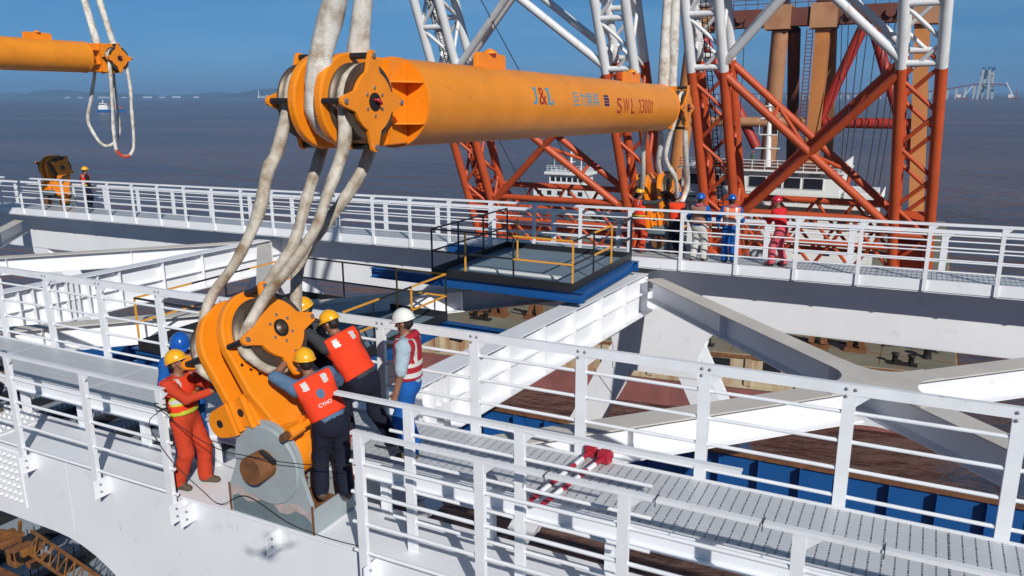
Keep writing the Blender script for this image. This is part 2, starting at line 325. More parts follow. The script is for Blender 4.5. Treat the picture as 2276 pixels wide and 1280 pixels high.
for i in range(9):
    x = -9200 + i * 260 + rnd.uniform(-90, 90); w = rnd.uniform(40, 130); h = rnd.uniform(10, 20)
    t = thing('coastal_building', 'low pale building along the far left shoreline below the second beam, %s from the left' % ('first second third fourth fifth sixth seventh eighth ninth'.split()[i]), 'building', (x, 6150, SEA), 'low buildings on the far left shore')
    MB().box(x - w / 2, x + w / 2, 6150, 6180, SEA, SEA + h).build('wall', SHIPW, t)
    MB().box(x - w / 2, x + w / 2, 6149, 6181, SEA + h, SEA + h + 2).build('roof', SHADEGREY, t)

# far cable bridge under construction, right horizon
CONC = mat('pale_concrete', (0.42, 0.42, 0.40), 0.85, var=0.1, vscale=0.02)
fb = thing('far_bridge', 'distant pale bridge under construction with tall pylon legs on the right horizon', 'bridge', (0, 3600, SEA))
PX = 178
for dx, dy, lean in ((-26, 0, 10), (-10, 30, 5), (10, 0, -5), (26, 30, -10)):
    MB().beam((PX + dx, 3600 + dy, SEA), (PX + dx + lean, 3600 + dy, SEA + 110), 8, 8, (0, 1, 0)).build('pylon_leg', CONC, fb)
for z in (42, 92): MB().beam((PX - 24, 3615, SEA + z), (PX + 24, 3615, SEA + z), 10, 7).build('cross_tie', CONC, fb)
for dx in (-16, 4, 18): MB().box(PX + dx - 5, PX + dx + 5, 3598, 3625, SEA + 108, SEA + 119).build('formwork', BLUE, fb)
def deckz(x): return SEA + 20 + 34 * math.exp(-((x - PX) / 150.0) ** 2) * 1.0
xs = [-860 + 30 * k for k in range(38)]
m = MB(); vs = []; fs = []
for i, x in enumerate(xs):
    z = deckz(x); vs += [(x, 3600, z), (x, 3618, z), (x, 3618, z + 5), (x, 3600, z + 5)]
for i in range(len(xs) - 1):
    a = 4 * i; fs += [(a + k, a + (k + 1) % 4, a + 4 + (k + 1) % 4, a + 4 + k) for k in range(4)]
m.add(vs, fs); m.build('deck', BROWNRED, fb)
for k in range(36):
    x = -850 + 30 * k
    if abs(x - PX) > 34: MB().box(x - 4, x + 4, 3602, 3616, SEA - 1, deckz(x)).build('pier', CONC, fb)
for k, (x, y, hh, side) in enumerate(((100, 3500, 50, 1), (262, 3450, 62, -1))):
    t = thing('far_crane_barge', ['small distant floating crane left of the far pylon', 'small distant floating crane right of the far pylon'][k], 'crane barge', (x, y, SEA))
    MB().box(x - 22, x + 22, y - 8, y + 8, SEA - 1, SEA + 6).build('hull', BROWNRED, t)
    MB().box(x - 18, x - 6, y - 6, y + 6, SEA + 6, SEA + 18).build('deckhouse', SHIPW, t)
    MB().beam((x, y, SEA + 6), (x + side * 30, y, SEA + hh), 3, 3, (0, 1, 0)).build('jib', SHIPW, t)
    MB().beam((x - side * 8, y, SEA + 6), (x - side * 6, y, SEA + hh * 0.55), 3, 3, (0, 1, 0)).build('mast', CRANE_R, t)
# ------------------------------------------------------------------ steel bridge
XA, XB = -13.0, 14.0            # stretch of the near chord that is built
def web_outline(x0, x1, node, top, bot, deep, r, half):
    """side plate: straight bottom edge, quarter arcs down into the node plate"""
    L = [(x0, top), (x0, bot)]
    L += [(node - half - r + r * math.sin(R_(a)), bot - r + r * math.cos(R_(a))) for a in range(0, 91, 7)]
    L += [(node - half, deep), (node + half, deep)]
    L += [(node + half + r - r * math.sin(R_(a)), bot - r + r * math.cos(R_(a))) for a in range(90, -1, -7)]
    L += [(x1, bot), (x1, top)]
    return L
near = thing('bridge_chord', 'white steel box chord in the foreground carrying the large orange lifting block', 'bridge girder', (-1, 0.4, 0))
def shear_prism(poly, y0, y1):
    m = MB(); n = len(poly)
    A = [(x, y0, z) for x, z in poly]; B = [(x, y1, z) for x, z in poly]
    return m.add(A + B, [tuple(range(n)), tuple(reversed(range(n, 2 * n)))] + [(i, n + i, n + (i + 1) % n, (i + 1) % n) for i in range(n)])
NP = web_outline(XA, XB, -0.6, -0.026, -1.2, -6.5, 2.3, 1.9)
shear_prism(NP, 0.025, 0.05).build('outer_web', WHITE, near, shear=True)
shear_prism(NP, 0.84, 0.865).build('inner_web', WHITE, near, shear=True)
MB().box(XA, XB, 0, 0.90, -0.026, 0.0).build('top_plate', WHITE, near, shear=True, bevel=0.004)
low = [p for p in NP[1:-1]]
m = MB(); vs = []; fs = []
for x, z in low: vs += [(x, 0.05, z + 0.002), (x, 0.84, z + 0.002), (x, 0.84, z + 0.03), (x, 0.05, z + 0.03)]
for i in range(len(low) - 1):
    a = 4 * i; fs += [(a + k, a + (k + 1) % 4, a + 4 + (k + 1) % 4, a + 4 + k) for k in range(4)]
m.add(vs, fs); m.build('bottom_flange', WHITE, near, shear=True)
# painted-over weld seams and splice plates
for x in (-4.35, 0.62): MB().box(x - 0.007, x + 0.007, 0.0232, 0.0248, -1.15 if x < -2 else -3, -0.03).build('weld_seam', WHITE, near, shear=True)
MB().box(0.06, 0.075, 0.05, 0.86, 0.0005, 0.004).build('weld_seam', WHITE, near, shear=True)
MB().box(-12.9, -5.95, 0.10, 0.86, 0.0005, 0.016).build('splice_plate', WHITE, near, shear=True, bevel=0.003)
MB().box(-12.9, -5.40, 0.010, 0.0245, -0.98, -0.12).build('splice_plate', WHITE, near, shear=True, bevel=0.003)
bolt0 = MB().lathe([(0, 0.024), (0.012, 0.024), (0.013, 0.019), (0.028, 0.018), (0.033, 0.012)], (0, 0, 0), (0, 0, 1), 8).build('bolt', WHITE2, near, org=(0, 0, 0))
bolt0.location = (-6.1 + 1, 0.2 - 0.4, zs(-6.1) + 0.016)
for i in range(9):
    for j in range(6):
        if i or j: share(bolt0, 'bolt', near, (-6.1 - 0.13 * i + 1, 0.2 + 0.12 * j - 0.4, zs(-6.1 - 0.13 * i) + 0.016))
for i in range(5):
    for j in range(7): share(bolt0, 'bolt', near, (-5.50 - 0.12 * i + 1, 0.010 - 0.4, zs(-5.5) - 0.2 - 0.115 * j), (R_(90), 0, 0))
FP = [-5.08, -3.50, -2.09, 0.82, 2.22, 3.62, 5.02, 6.42, 7.82]
bscrew = None
for x in FP + [-1.92, -0.55]:
    z = zs(x)
    br = MB().box(x + 0.052, x + 0.068, -0.20, 0.024, z - 0.28, z - 0.03).build('bracket', WHITE, near, bevel=0.003)
    for zz in (-0.10, -0.20):
        c = MB().cyl((x + 0.068, -0.11, z + zz), (x + 0.082, -0.11, z + zz), 0.014, 8).build('bolt', BOLT, br, org=near['_org'])

# far chord
far = thing('bridge_chord', 'long white steel box chord across the far side below the upper walkway', 'bridge girder', (0, 15.5, 0))
FPz = web_outline(-62, 22, -0.75, -0.03, -1.42, -3.1, 1.2, 1.25)
shear_prism(FPz, 15.06, 15.085).build('inner_web', WHITE, far, shear=True)
shear_prism(FPz, 15.92, 15.945).build('outer_web', WHITE, far, shear=True)
MB().box(-62, 22, 15.03, 15.97, -0.03, 0).build('top_plate', WHITE, far, shear=True)
MB().box(-62, -3.25, 15.06, 15.94, -1.45, -1.422).build('bottom_flange', WHITE, far, shear=True)
MB().box(1.75, 22, 15.06, 15.94, -1.45, -1.422).build('bottom_flange', WHITE, far, shear=True)
def strut(label, p, q, w, d, cat='truss member'):
    t = thing('truss_diagonal', label, cat, p)
    p, q = V(p), V(q); ax = (q - p).normalized(); side = ax.cross(V(0, 1, 0)).normalized()
    for s_ in (-1, 1): MB().beam(p + V(0, s_ * d / 2, 0), q + V(0, s_ * d / 2, 0), w, 0.025, (0, 1, 0)).build('side_plate', WHITE, t)
    for s_ in (-1, 1): MB().beam(p + side * s_ * (w / 2 - 0.03), q + side * s_ * (w / 2 - 0.03), 0.025, d - 0.05, (0, 1, 0)).build('cover_plate', WHITE, t)
    return t
strut('white diagonal leg of the far truss sloping down to the left under the chord', (-1.62, 15.5, -2.45), (-5.2, 15.5, -9.6), 0.85, 0.8)
strut('white diagonal leg of the far truss sloping down to the right under the chord', (0.10, 15.5, -2.45), (3.7, 15.5, -9.6), 0.85, 0.8)
strut('white far truss leg below the chord, left of the slings and sloping down right', (-29.6, 15.5, -1.5), (-22.4, 15.5, -10), 0.9, 0.8)
strut('white far truss leg below the chord behind the left bracing, sloping down left', (-15.6, 15.5, -1.5), (-21.0, 15.5, -10), 0.9, 0.8)
strut('white far truss leg below the chord near the yellow rails, sloping down right', (-14.8, 15.5, -1.5), (-9.0, 15.5, -10), 0.9, 0.8)

# cross beams with stiffeners
def xb(y, c): return c + 0.0734 * (y - 8.78)
def cross_beam(label, c, y0, y1, extra):
    t = thing('cross_beam', label, 'cross beam', (xb(y0, c), y0, 0))
    def bar(name, x0, x1, z0, z1, mt=WHITE):
        m = MB(); A = []
        for y in (y0, y1): A += [(xb(y, c) + x0, y, z0), (xb(y, c) + x1, y, z0), (xb(y, c) + x1, y, z1), (xb(y, c) + x0, y, z1)]
        m.add(A, [(0, 1, 2, 3), (7, 6, 5, 4), (0, 4, 5, 1), (1, 5, 6, 2), (2, 6, 7, 3), (3, 7, 4, 0)]); return m.build(name, mt, t, shear=True)
    bar('top_flange', -0.25, 0.25, -0.03, -0.004); bar('bottom_flange', -0.25, 0.25, -1.16, -1.132); bar('web', -0.012, 0.012, -1.131, -0.031)
    bar('long_stiffener', 0.013, 0.15, -0.60, -0.585)
    ys = [y0 + 0.8 + 1.42 * k for k in range(int((y1 - y0 - 0.8) / 1.42) + 1)] + extra
    for y in ys:
        x = xb(y, c)
        for sgn in (1, -1):
            MB().box(x + (0.013 if sgn > 0 else -0.20), x + (0.20 if sgn > 0 else -0.013), y - 0.008, y + 0.008, -1.130, -0.032).build('stiffener', WHITE, t, shear=True)
    return t
cross_beam('white stiffened cross beam running from the orange block up to the blue framed platform', -1.46, 0.87, 15.05, [4.9, 5.1, 5.3])
cross_beam('white stiffened cross beam at the left of the bay, left of the slings', -15.2, 0.87, 15.05, [6.3, 6.6, 6.9, 7.2, 7.5, 7.8, 8.1])

# wind bracing: I sections with dusty top flanges
def brace(label, p, q, w=0.46, d=0.56, top=-0.14):
    t = thing('diagonal_brace', label, 'bracing', (p[0], p[1], 0))
    P = lambda a, z: V(a[0], a[1], z)
    MB().beam(P(p, top - 0.012), P(q, top - 0.012), w, 0.024).build('top_flange', DUSTY, t, shear=True)
    MB().beam(P(p, top - d), P(q, top - d), w, 0.024).build('bottom_flange', WHITE, t, shear=True)
    MB().beam(P(p, top - d / 2 - 0.006), P(q, top - d / 2 - 0.006), 0.03, d - 0.04).build('web', WHITE, t, shear=True)
    dd = (V(q[0], q[1], 0) - V(p[0], p[1], 0)); n = int(dd.length / 3.2)
    for k in range(1, n):
        c = V(p[0], p[1], 0) + dd * k / n; s_ = dd.normalized().cross(V(0, 0, 1))
        for sg in (-1, 1): MB().beam(c + s_ * sg * 0.017 + V(0, 0, top - d / 2 - 0.006), c + s_ * sg * (w / 2 - 0.03) + V(0, 0, top - d / 2 - 0.006), 0.012, d - 0.04).build('stiffener', WHITE, t, shear=True)
    return t
cx_, cy2 = 5.25, 8.25
brace('long grey topped brace from the platform corner down to the right, past the crossing joint', (-0.65, 14.35), (12.3, 0.95))
brace('white faced brace rising from the near walkway to the crossing joint on the right', (-1.0, 1.75), (cx_ - 0.32, cy2 - 0.33))
brace('white faced brace leaving the crossing joint towards the right edge', (cx_ + 0.32, cy2 + 0.33), (12.4, 15.0))
brace('white brace crossing below the left handrail towards the yellow rails', (-14.9, 1.1), (-8.35, 7.55))
brace('white brace running from mid bay up behind the lower yellow railing', (-7.85, 8.05), (-1.9, 14.4))
brace('white brace coming down from the far node behind the slings', (-14.9, 14.4), (-1.9, 1.3))
brace('white brace with dusty top below the far walkway at left edge', (-15.6, 14.3), (-29.2, 1.2))
brace('pale brace meeting the far chord at the extreme left', (-29.5, 14.6), (-16, 1.4))
def joint(label, cx, cy, top=-0.14, d=0.56, R=1.15):
    t = thing('gusset_joint', label, 'bracing joint', (cx, cy, 0)); h = 0.235
    poly = []
    for k in range(4):                       # four arms with rounded inner corners, arms along the diagonals
        a0 = 45 + 90 * k; c, s_ = math.cos(R_(a0)), math.sin(R_(a0))
        for along, acr in ((R, -h), (R, h)): poly.append((c * along - s_ * acr, s_ * along + c * acr))
        # concave fillet to the next arm
        b = R_(a0 + 45); cc = (math.cos(b) * (h + 0.62) * 1.4142, math.sin(b) * (h + 0.62) * 1.4142)
        for q in range(0, 7):
            th = R_((a0 + 45) + 180 + 45 - 15 * q); poly.append((cc[0] + 0.62 * math.cos(th), cc[1] + 0.62 * math.sin(th)))
    for nm, z0, z1, mt in (('top_gusset', top + 0.002, top + 0.012, DUSTY), ('bottom_gusset', top - d - 0.024, top - d - 0.013, WHITE)):
        MB().prism(poly, (cx, cy, z0), (1, 0, 0), (0, 1, 0), z1 - z0).build(nm, mt, t, shear=True)
    return t
joint('rounded crossing joint of the two large braces at the right', cx_, cy2)
joint('rounded crossing joint of the left bay braces, half hidden by the orange block', -8.2, 7.85)

# long blue girder below the bracing
bg = thing('blue_girder', 'long blue stiffened girder seen below the white bracing', 'girder', (0, 12.7, -4))
MB().box(-40, 20, 12.70, 12.725, -5.02, -4.03).build('web', BLUE, bg, shear=True)
MB().box(-40, 20, 12.60, 12.80, -4.03, -4.0).build('top_flange', RUST, bg, shear=True)
MB().box(-40, 20, 12.50, 12.92, -5.05, -5.02).build('bottom_flange', BLUE, bg, shear=True)
for k in range(62):
    x = -39.5 + 0.96 * k
    if x > 14: break
    MB().box(x - 0.012, x + 0.012, 12.47, 12.70, -5.02, -4.03).build('stiffener', BLUE, bg, shear=True)

# lower deck visible through the haunch at bottom left
ld = thing('lower_deck', 'shaded grey lower deck with dark ribs under the near chord at bottom left', 'bridge deck', (-14, 5, -7))
MB().box(-46, -6.8, 1.2, 15, -7.1, -7.0).build('deck_plate', LOWDECK, ld, shear=True)
for k in range(20):
    x = -45 + 2.0 * k
    rb = MB().box(x - 0.16, x + 0.16, 1.3, 14.8, -6.998, -6.72).build('rib', BLACK, ld, shear=True)
    m = MB()
    for j in range(70):
        y = 1.5 + 0.19 * j; m.box(x - 0.15, x - 0.13, y, y + 0.02, -6.72, -6.55)
    tag(m.build('stud_row', BLACK, rb, org=ld['_org'], shear=True), kind='stuff')
lc = thing('yard_crane', 'rusty yellow lattice crane below the near chord in the bottom left corner', 'crane', (-7.5, 1.6, -4.6))
LC = lambda a, b, c: V(-7.5 + a, 1.6 + b, -4.6 + c)
YC = mat('grimy_yellow_paint', (0.26, 0.105, 0.022), 0.75, var=0.4, vscale=2, dirt=((0.06, 0.03, 0.018), 0.7, 3.0))
MB().box(-11.2, -6.4, 0.6, 1.7, -6.0, -5.25).build('body', YC, lc, bevel=0.03); MB().box(-11.0, -6.6, 0.72, 1.58, -5.249, -5.12).build('walkway_top', RUST, lc)
MB().beam((-10.8, 0.62, -5.0), (-6.5, 0.62, -5.35), 0.06, 0.10).build('kick_rail', YC, lc); MB().beam((-7.9, 0.7, -5.1), (-7.4, 1.6, -5.05), 0.07, 0.07).build('strut', YC, lc)
MB().cyl((-8.2, 0.59, -5.6), (-8.2, 0.57, -5.6), 0.17, 16).build('port', BLACK, lc)
for dy in (0, 0.45):
    MB().beam((-8.6, 1.9 + dy, -4.75), (-3.9, 1.9 + dy, -5.75), 0.05, 0.05).build('jib_chord', YC, lc)
MB().beam((-8.6, 2.12, -4.40), (-3.9, 2.12, -5.40), 0.05, 0.05).build('jib_chord', YC, lc)
for k in range(18):
    a = -8.5 + 0.25 * k; z = -4.75 - (a + 8.6) * 0.213
    MB().beam((a, 1.9, z), (a + 0.125, 2.12, z + 0.32), 0.025, 0.025).build('jib_lacing', YC, lc)
    MB().beam((a + 0.125, 2.12, z + 0.32), (a + 0.25, 1.9, z - 0.053), 0.025, 0.025).build('jib_lacing', YC, lc)
rnd = random.Random(8)
for k in range(9):
    x = -9.4 + 0.16 * k; w = rnd.uniform(0.05, 0.16); z = -4.9 + rnd.uniform(-0.15, 0.25); MB().box(x - w, x + w, 1.75, 2.2, z - w * 1.4, z + w).build('winch_gear', [YC, RUST, DARK][k % 3], lc, bevel=0.02)
MB().beam((-8.9, 2.0, -4.7), (-8.75, 2.0, -4.15), 0.06, 0.06, (0, 1, 0)).build('mast', YC, lc)
MB().beam((-9.6, 1.9, -4.55), (-8.7, 2.0, -4.45), 0.07, 0.07).build('mast_arm', YC, lc)
lc.location = lc.location + V(-2.6, 1.0, -0.26)

# walkways
def walkway(label, x0, x1, y0, y1, z, rows, seg, sup, side, plank_w=None):
    t = thing('walkway', label, 'walkway', (0.5 * (x0 + x1), y0, z))
    ox, oy, oz = t['_org']; w = (y1 - y0) / rows; n = int((x1 - x0) / seg)
    tr = thing('tmp', 'tmp', 'tmp')
    base = MB().box(0, seg - 0.008, 0, w - 0.006, -0.028, 0.0).build('plank', PLANK, t, org=(0, 0, 0)); first = True
    rot = (0, -math.atan(SLOPE), 0)
    for i in range(n):
        for j in range(rows):
            x = x0 + i * seg; loc = (x - ox, y0 + j * w - oy, z + zs(x) - oz)
            if first: base.location = loc; base.rotation_euler = rot; first = False
            else: share(base, 'plank', t, loc, rot)
    bpy.data.objects.remove(tr)
    MB().box(x0, x1, y0 + 0.05, y0 + 0.066, z - 0.28, z - 0.031).build('side_beam', WHITE, t, shear=True)
    MB().box(x0, x1, y0 - 0.01, y0 + 0.05, z - 0.28, z - 0.264).build('side_flange', WHITE, t, shear=True)
    MB().box(x0, x1, y1 + 0.012, y1 + 0.030, z - 0.24, z + 0.018).build('side_beam', WHITE, t, shear=True)
    for x in sup:
        MB().box(x - 0.04, x + 0.04, y0 + 0.067, y1, z - 0.20, z - 0.032).build('joist', WHITE, t, shear=True)
        if side: MB().box(x - 0.05, x + 0.05, side[0], side[1], side[2], z - 0.281).build('support', WHITE, t, shear=True)
    return t
walkway('slotted steel plank walkway along the near chord between its two handrails', -13.0, 13.2, 0.72, 1.79, 0.69, 5, 2.73, [-12 + 1.38 * k for k in range(18)], (0.79, 0.88, 0.001))
walkway('far walkway of slotted steel planks where the group of workers stands', -60, 21.0, 14.10, 15.30, 0.46, 4, 5.4, [-58.6 + 1.42 * 2 * k for k in range(28)], (15.09, 15.2, 0.001))

MB().box(-60, 21, 14.075, 14.093, 0.215, 0.478).build('side_beam', WHITE, [o for o in bpy.data.objects if o.get('label', '').startswith('far walkway of')][0], shear=True)

# handrails
def railing(label, xs, y, ztop, zbot, tubes, x0, x1, pw=0.10, pd=0.055, tr=0.021, cap=(0.085, 0.05), inward=1, tube_ext=None, mt=WHITE2):
    t = thing('railing', label, 'handrail', (xs[0], y, zbot))
    ox, oy, oz = t['_org']
    base = None
    for x in xs:
        if base is None:
            m = MB(); w, d, th = pw, pd, 0.012
            m.box(x - w / 2, x + w / 2, y - d / 2, y - d / 2 + th, zbot + zs(x), ztop - cap[1] + zs(x) - 0.001)
            m.box(x - w / 2, x - w / 2 + th, y - d / 2 + th, y + d / 2, zbot + zs(x), ztop - cap[1] + zs(x) - 0.001)
            m.box(x + w / 2 - th, x + w / 2, y - d / 2 + th, y + d / 2, zbot + zs(x), ztop - cap[1] + zs(x) - 0.001)
            base = m.build('post', mt, t); bx = x
            cl = MB().prism([(0, 0), (0.12, 0), (0, -0.11)], (x + pw / 2, y - 0.012, ztop - cap[1] + zs(x) - 0.002), (1, 0, 0), (0, 0, 1), 0.012).build('cleat', mt, t)
        else:
            share(base, 'post', t, (x - bx, 0, zs(x) - zs(bx))); share(cl, 'cleat', t, (x - bx, 0, zs(x) - zs(bx)))
    mcap = MB()
    mcap.box(x0, x1, y - cap[0] / 2, y + cap[0] / 2, ztop - 0.012, ztop)
    mcap.box(x0, x1, y - cap[0] / 2, y - cap[0] / 2 + 0.012, ztop - cap[1], ztop - 0.012)
    mcap.build('top_rail', mt, t, shear=True)
    te = tube_ext or (x0, x1)
    for z in tubes:
        MB().tube([(te[0], y + 0.002, z + zs(te[0])), (te[1], y + 0.002, z + zs(te[1]))], tr, 8).build('mid_rail', mt, t)
    return t
FT = [1.10, 0.76, 0.42, 0.09]
railing('near handrail section left of the orange block, ending at the gap', FP[:3], -0.10, 1.44, -0.27, FT, -13, -2.02, tube_ext=(-13, -1.98), cap=(0.06, 0.034))
railing('foremost handrail section right of the orange block, running out of the bottom right', FP[3:], -0.10, 1.44, -0.27, FT, 0.74, 13, tube_ext=(0.70, 13), cap=(0.06, 0.034))
railing('loose handrail section stowed just behind the foremost right handrail', [1.19, 2.46], 0.25, 1.66, 0.004, [1.34, 1.03, 0.70, 0.36], 0.26, 4.50, tube_ext=(0.95, 3.75), tr=0.019, cap=(0.065, 0.036))
BP = [-0.34 + 1.375 * k for k in range(-9, 10)]
railing('tall handrail along the inner side of the near walkway behind the workers', BP, 1.86, 1.97, 0.452, [1.68, 1.38, 1.09, 0.80], -13, 13.2, pw=0.12, cap=(0.06, 0.105))
FX = [-1.28 + 1.42 * k for k in range(-40, 16)]
railing('far walkway inner handrail in front of the group of workers', FX, 14.05, 1.80, 0.215, [1.53, 1.25, 0.97, 0.70], -60, 21, pw=0.085, tr=0.020, cap=(0.07, 0.06))
railing('far walkway outer handrail on the sea side behind the workers', [-0.2 + 1.42 * 1.5 * k for k in range(-28, 10)], 16.15, 1.34, -0.25, [1.06, 0.80, 0.54, 0.28], -60, 21, pw=0.15, tr=0.020, cap=(0.08, 0.09))

# access platforms
def platform(name_label, x0, x1, y0, y1, z, frame, toe, deckm, posts, rails, joists):
    t = thing('access_platform', name_label, 'platform', (x0, y0, z))
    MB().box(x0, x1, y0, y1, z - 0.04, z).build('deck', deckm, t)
    for (a, b, c, d) in ((x0, x1, y0 - 0.021, y0 - 0.001), (x0, x1, y1 + 0.001, y1 + 0.021), (x0 - 0.021, x0 - 0.001, y0 - 0.021, y1 + 0.021), (x1 + 0.001, x1 + 0.021, y0 - 0.021, y1 + 0.021)):
        MB().box(a, b, c, d, z - 0.042, z + toe).build('toe_board', BLACK, t)
    for (p, q, w, h) in frame:
        f = MB(); f.beam((*p, z - 0.043 - 0.009), (*q, z - 0.043 - 0.009), w, 0.018); f.beam((*p, z - 0.043 - h + 0.009), (*q, z - 0.043 - h + 0.009), w, 0.018); f.beam((*p, z - 0.043 - h / 2), (*q, z - 0.043 - h / 2), 0.016, h - 0.037); f.build('beam', BLUE, t)
    for x in joists: MB().box(x - 0.05, x + 0.05, y0 + 0.13, y1 - 0.13, z - 0.16, z - 0.043).build('joist', BLUE, t)
    for (x, y, c) in posts:
        MB().box(x - 0.017, x + 0.017, y - 0.017, y + 0.017, z + 0.001, z + 1.10).build('post', c, t)
    for (p, q, c, hh) in rails:
        MB().beam((*p, z + hh), (*q, z + hh), 0.036, 0.036).build('rail', c, t)
    return t
def rails_of(segs):
    out = []
    for p, q, c in segs:
        for hh in (1.12, 0.58): out.append((p, q, c, hh))
    return out
ax0, ax1, ay0, ay1 = -4.95, -1.20, 10.05, 14.0
platform('upper grey access platform with black and yellow rails on blue beams', ax0, ax1, ay0, ay1, 0.42,
    [((-6.9, ay0 + 0.1), (-0.95, ay0 + 0.1), 0.16, 0.25), ((-6.9, ay1 - 0.1), (-0.95, ay1 - 0.1), 0.16, 0.25), ((ax1 + 0.1, ay0 + 0.2), (ax1 + 0.1, ay1 - 0.2), 0.16, 0.24)], 0.16, SHADEGREY,
    [(ax0, ay0, BLACK), (-4.0, ay0, YELLOW), (-2.7, ay0, BLACK), (ax1, ay0, YELLOW), (ax1, 11.3, BLACK), (ax1, 12.5, YELLOW), (ax1, ay1, BLACK), (ax0, 11.3, BLACK), (ax0, 12.6, BLACK), (ax0, ay1, BLACK), (-3.9, 12.6, YELLOW)],
    rails_of([((ax0, ay0), (-4.0, ay0), BLACK), ((-4.0, ay0), (-2.7, ay0), BLACK), ((-2.7, ay0), (ax1, ay0), YELLOW), ((ax1, ay0), (ax1, 11.3), BLACK), ((ax1, 11.3), (ax1, 12.5), YELLOW), ((ax1, 12.5), (ax1, ay1), BLACK), ((ax0, ay0), (ax0, 11.3), BLACK), ((ax0, 11.3), (ax0, ay1), BLACK)]),
    [-4.6 + 0.56 * k for k in range(7)])
tag(MB().box(-4.4, -1.9, 10.9, 11.02, 0.422, 0.47).build('timber_batten', SHIPW), 'white batten lying on the upper grey platform deck', 'batten')
bx0, bx1, by0, by1 = -9.2, -4.45, 4.9, 9.85
platform('lower access platform with yellow and black rails behind the near workers', bx0, bx1, by0, by1, -0.62,
    [((bx0 - 0.3, by0 + 0.1), (-1.75, by0 + 0.1), 0.2, 0.32), ((bx0 - 0.3, by1 - 0.1), (-1.75, by1 - 0.1), 0.2, 0.32), ((bx1 - 0.1, by0 + 0.2), (bx1 - 0.1, by1 - 0.2), 0.2, 0.3)], 0.18, SHADEGREY,
    [(bx1, by1, BLACK), (-5.9, by1, YELLOW), (-7.6, by1, BLACK), (bx0, by1, YELLOW), (bx1, 8.4, YELLOW), (bx1, 7.0, BLACK), (bx1, by0, BLACK), (bx0, 7.4, BLACK), (bx0, by0, YELLOW), (-6.8, by0, BLACK)],
    rails_of([((bx1, by1), (-5.9, by1), YELLOW), ((-5.9, by1), (-7.6, by1), BLACK), ((-7.6, by1), (bx0, by1), BLACK), ((bx1, by1), (bx1, 8.4), YELLOW), ((bx1, 8.4), (bx1, 7.2), BLACK), ((bx1, 7.2), (bx1, 6.0), YELLOW), ((bx1, 6.0), (bx1, by0), BLACK), ((bx0, by1), (bx0, 8.2), YELLOW), ((bx0, 8.2), (bx0, 6.4), BLACK), ((bx0, 6.4), (bx0, by0), YELLOW), ((bx0, by0), (-6.8, by0), BLACK)]),
    [-8.8 + 0.62 * k for k in range(7)])
# ------------------------------------------------------------------ lifting beams, blocks and slings
A_PL, T_PL, A_DR, A_ST = 0.19, 0.11, 0.39, 0.53       # plate, drum and star offsets along the sheave axis
RD, RP, RS = 0.33, 0.54, 0.50                          # drum, plate and ear radii
def star_poly(re, rb, n=4, tip=0.06, rot=90):
    """four-eared keeper plate: round body with tapered ears"""
    P = []
    for k in range(n):
        a = rot + 360 / n * k
        for da in (-38, -30): P.append((rb * math.cos(R_(a + da)), rb * math.sin(R_(a + da))))
        c = (re * math.cos(R_(a)), re * math.sin(R_(a)))
        w = tip * 1.15; base = rb * 1.02
        P.append((base * math.cos(R_(a - 20)) , base * math.sin(R_(a - 20))))
        for j in range(7):
            an = a - 90 + 30 * j; P.append((c[0] + tip * math.cos(R_(an)), c[1] + tip * math.sin(R_(an))))
        P.append((base * math.cos(R_(a + 20)), base * math.sin(R_(a + 20))))
        for da in (30, 38): P.append((rb * math.cos(R_(a + da)), rb * math.sin(R_(a + da))))
    return P
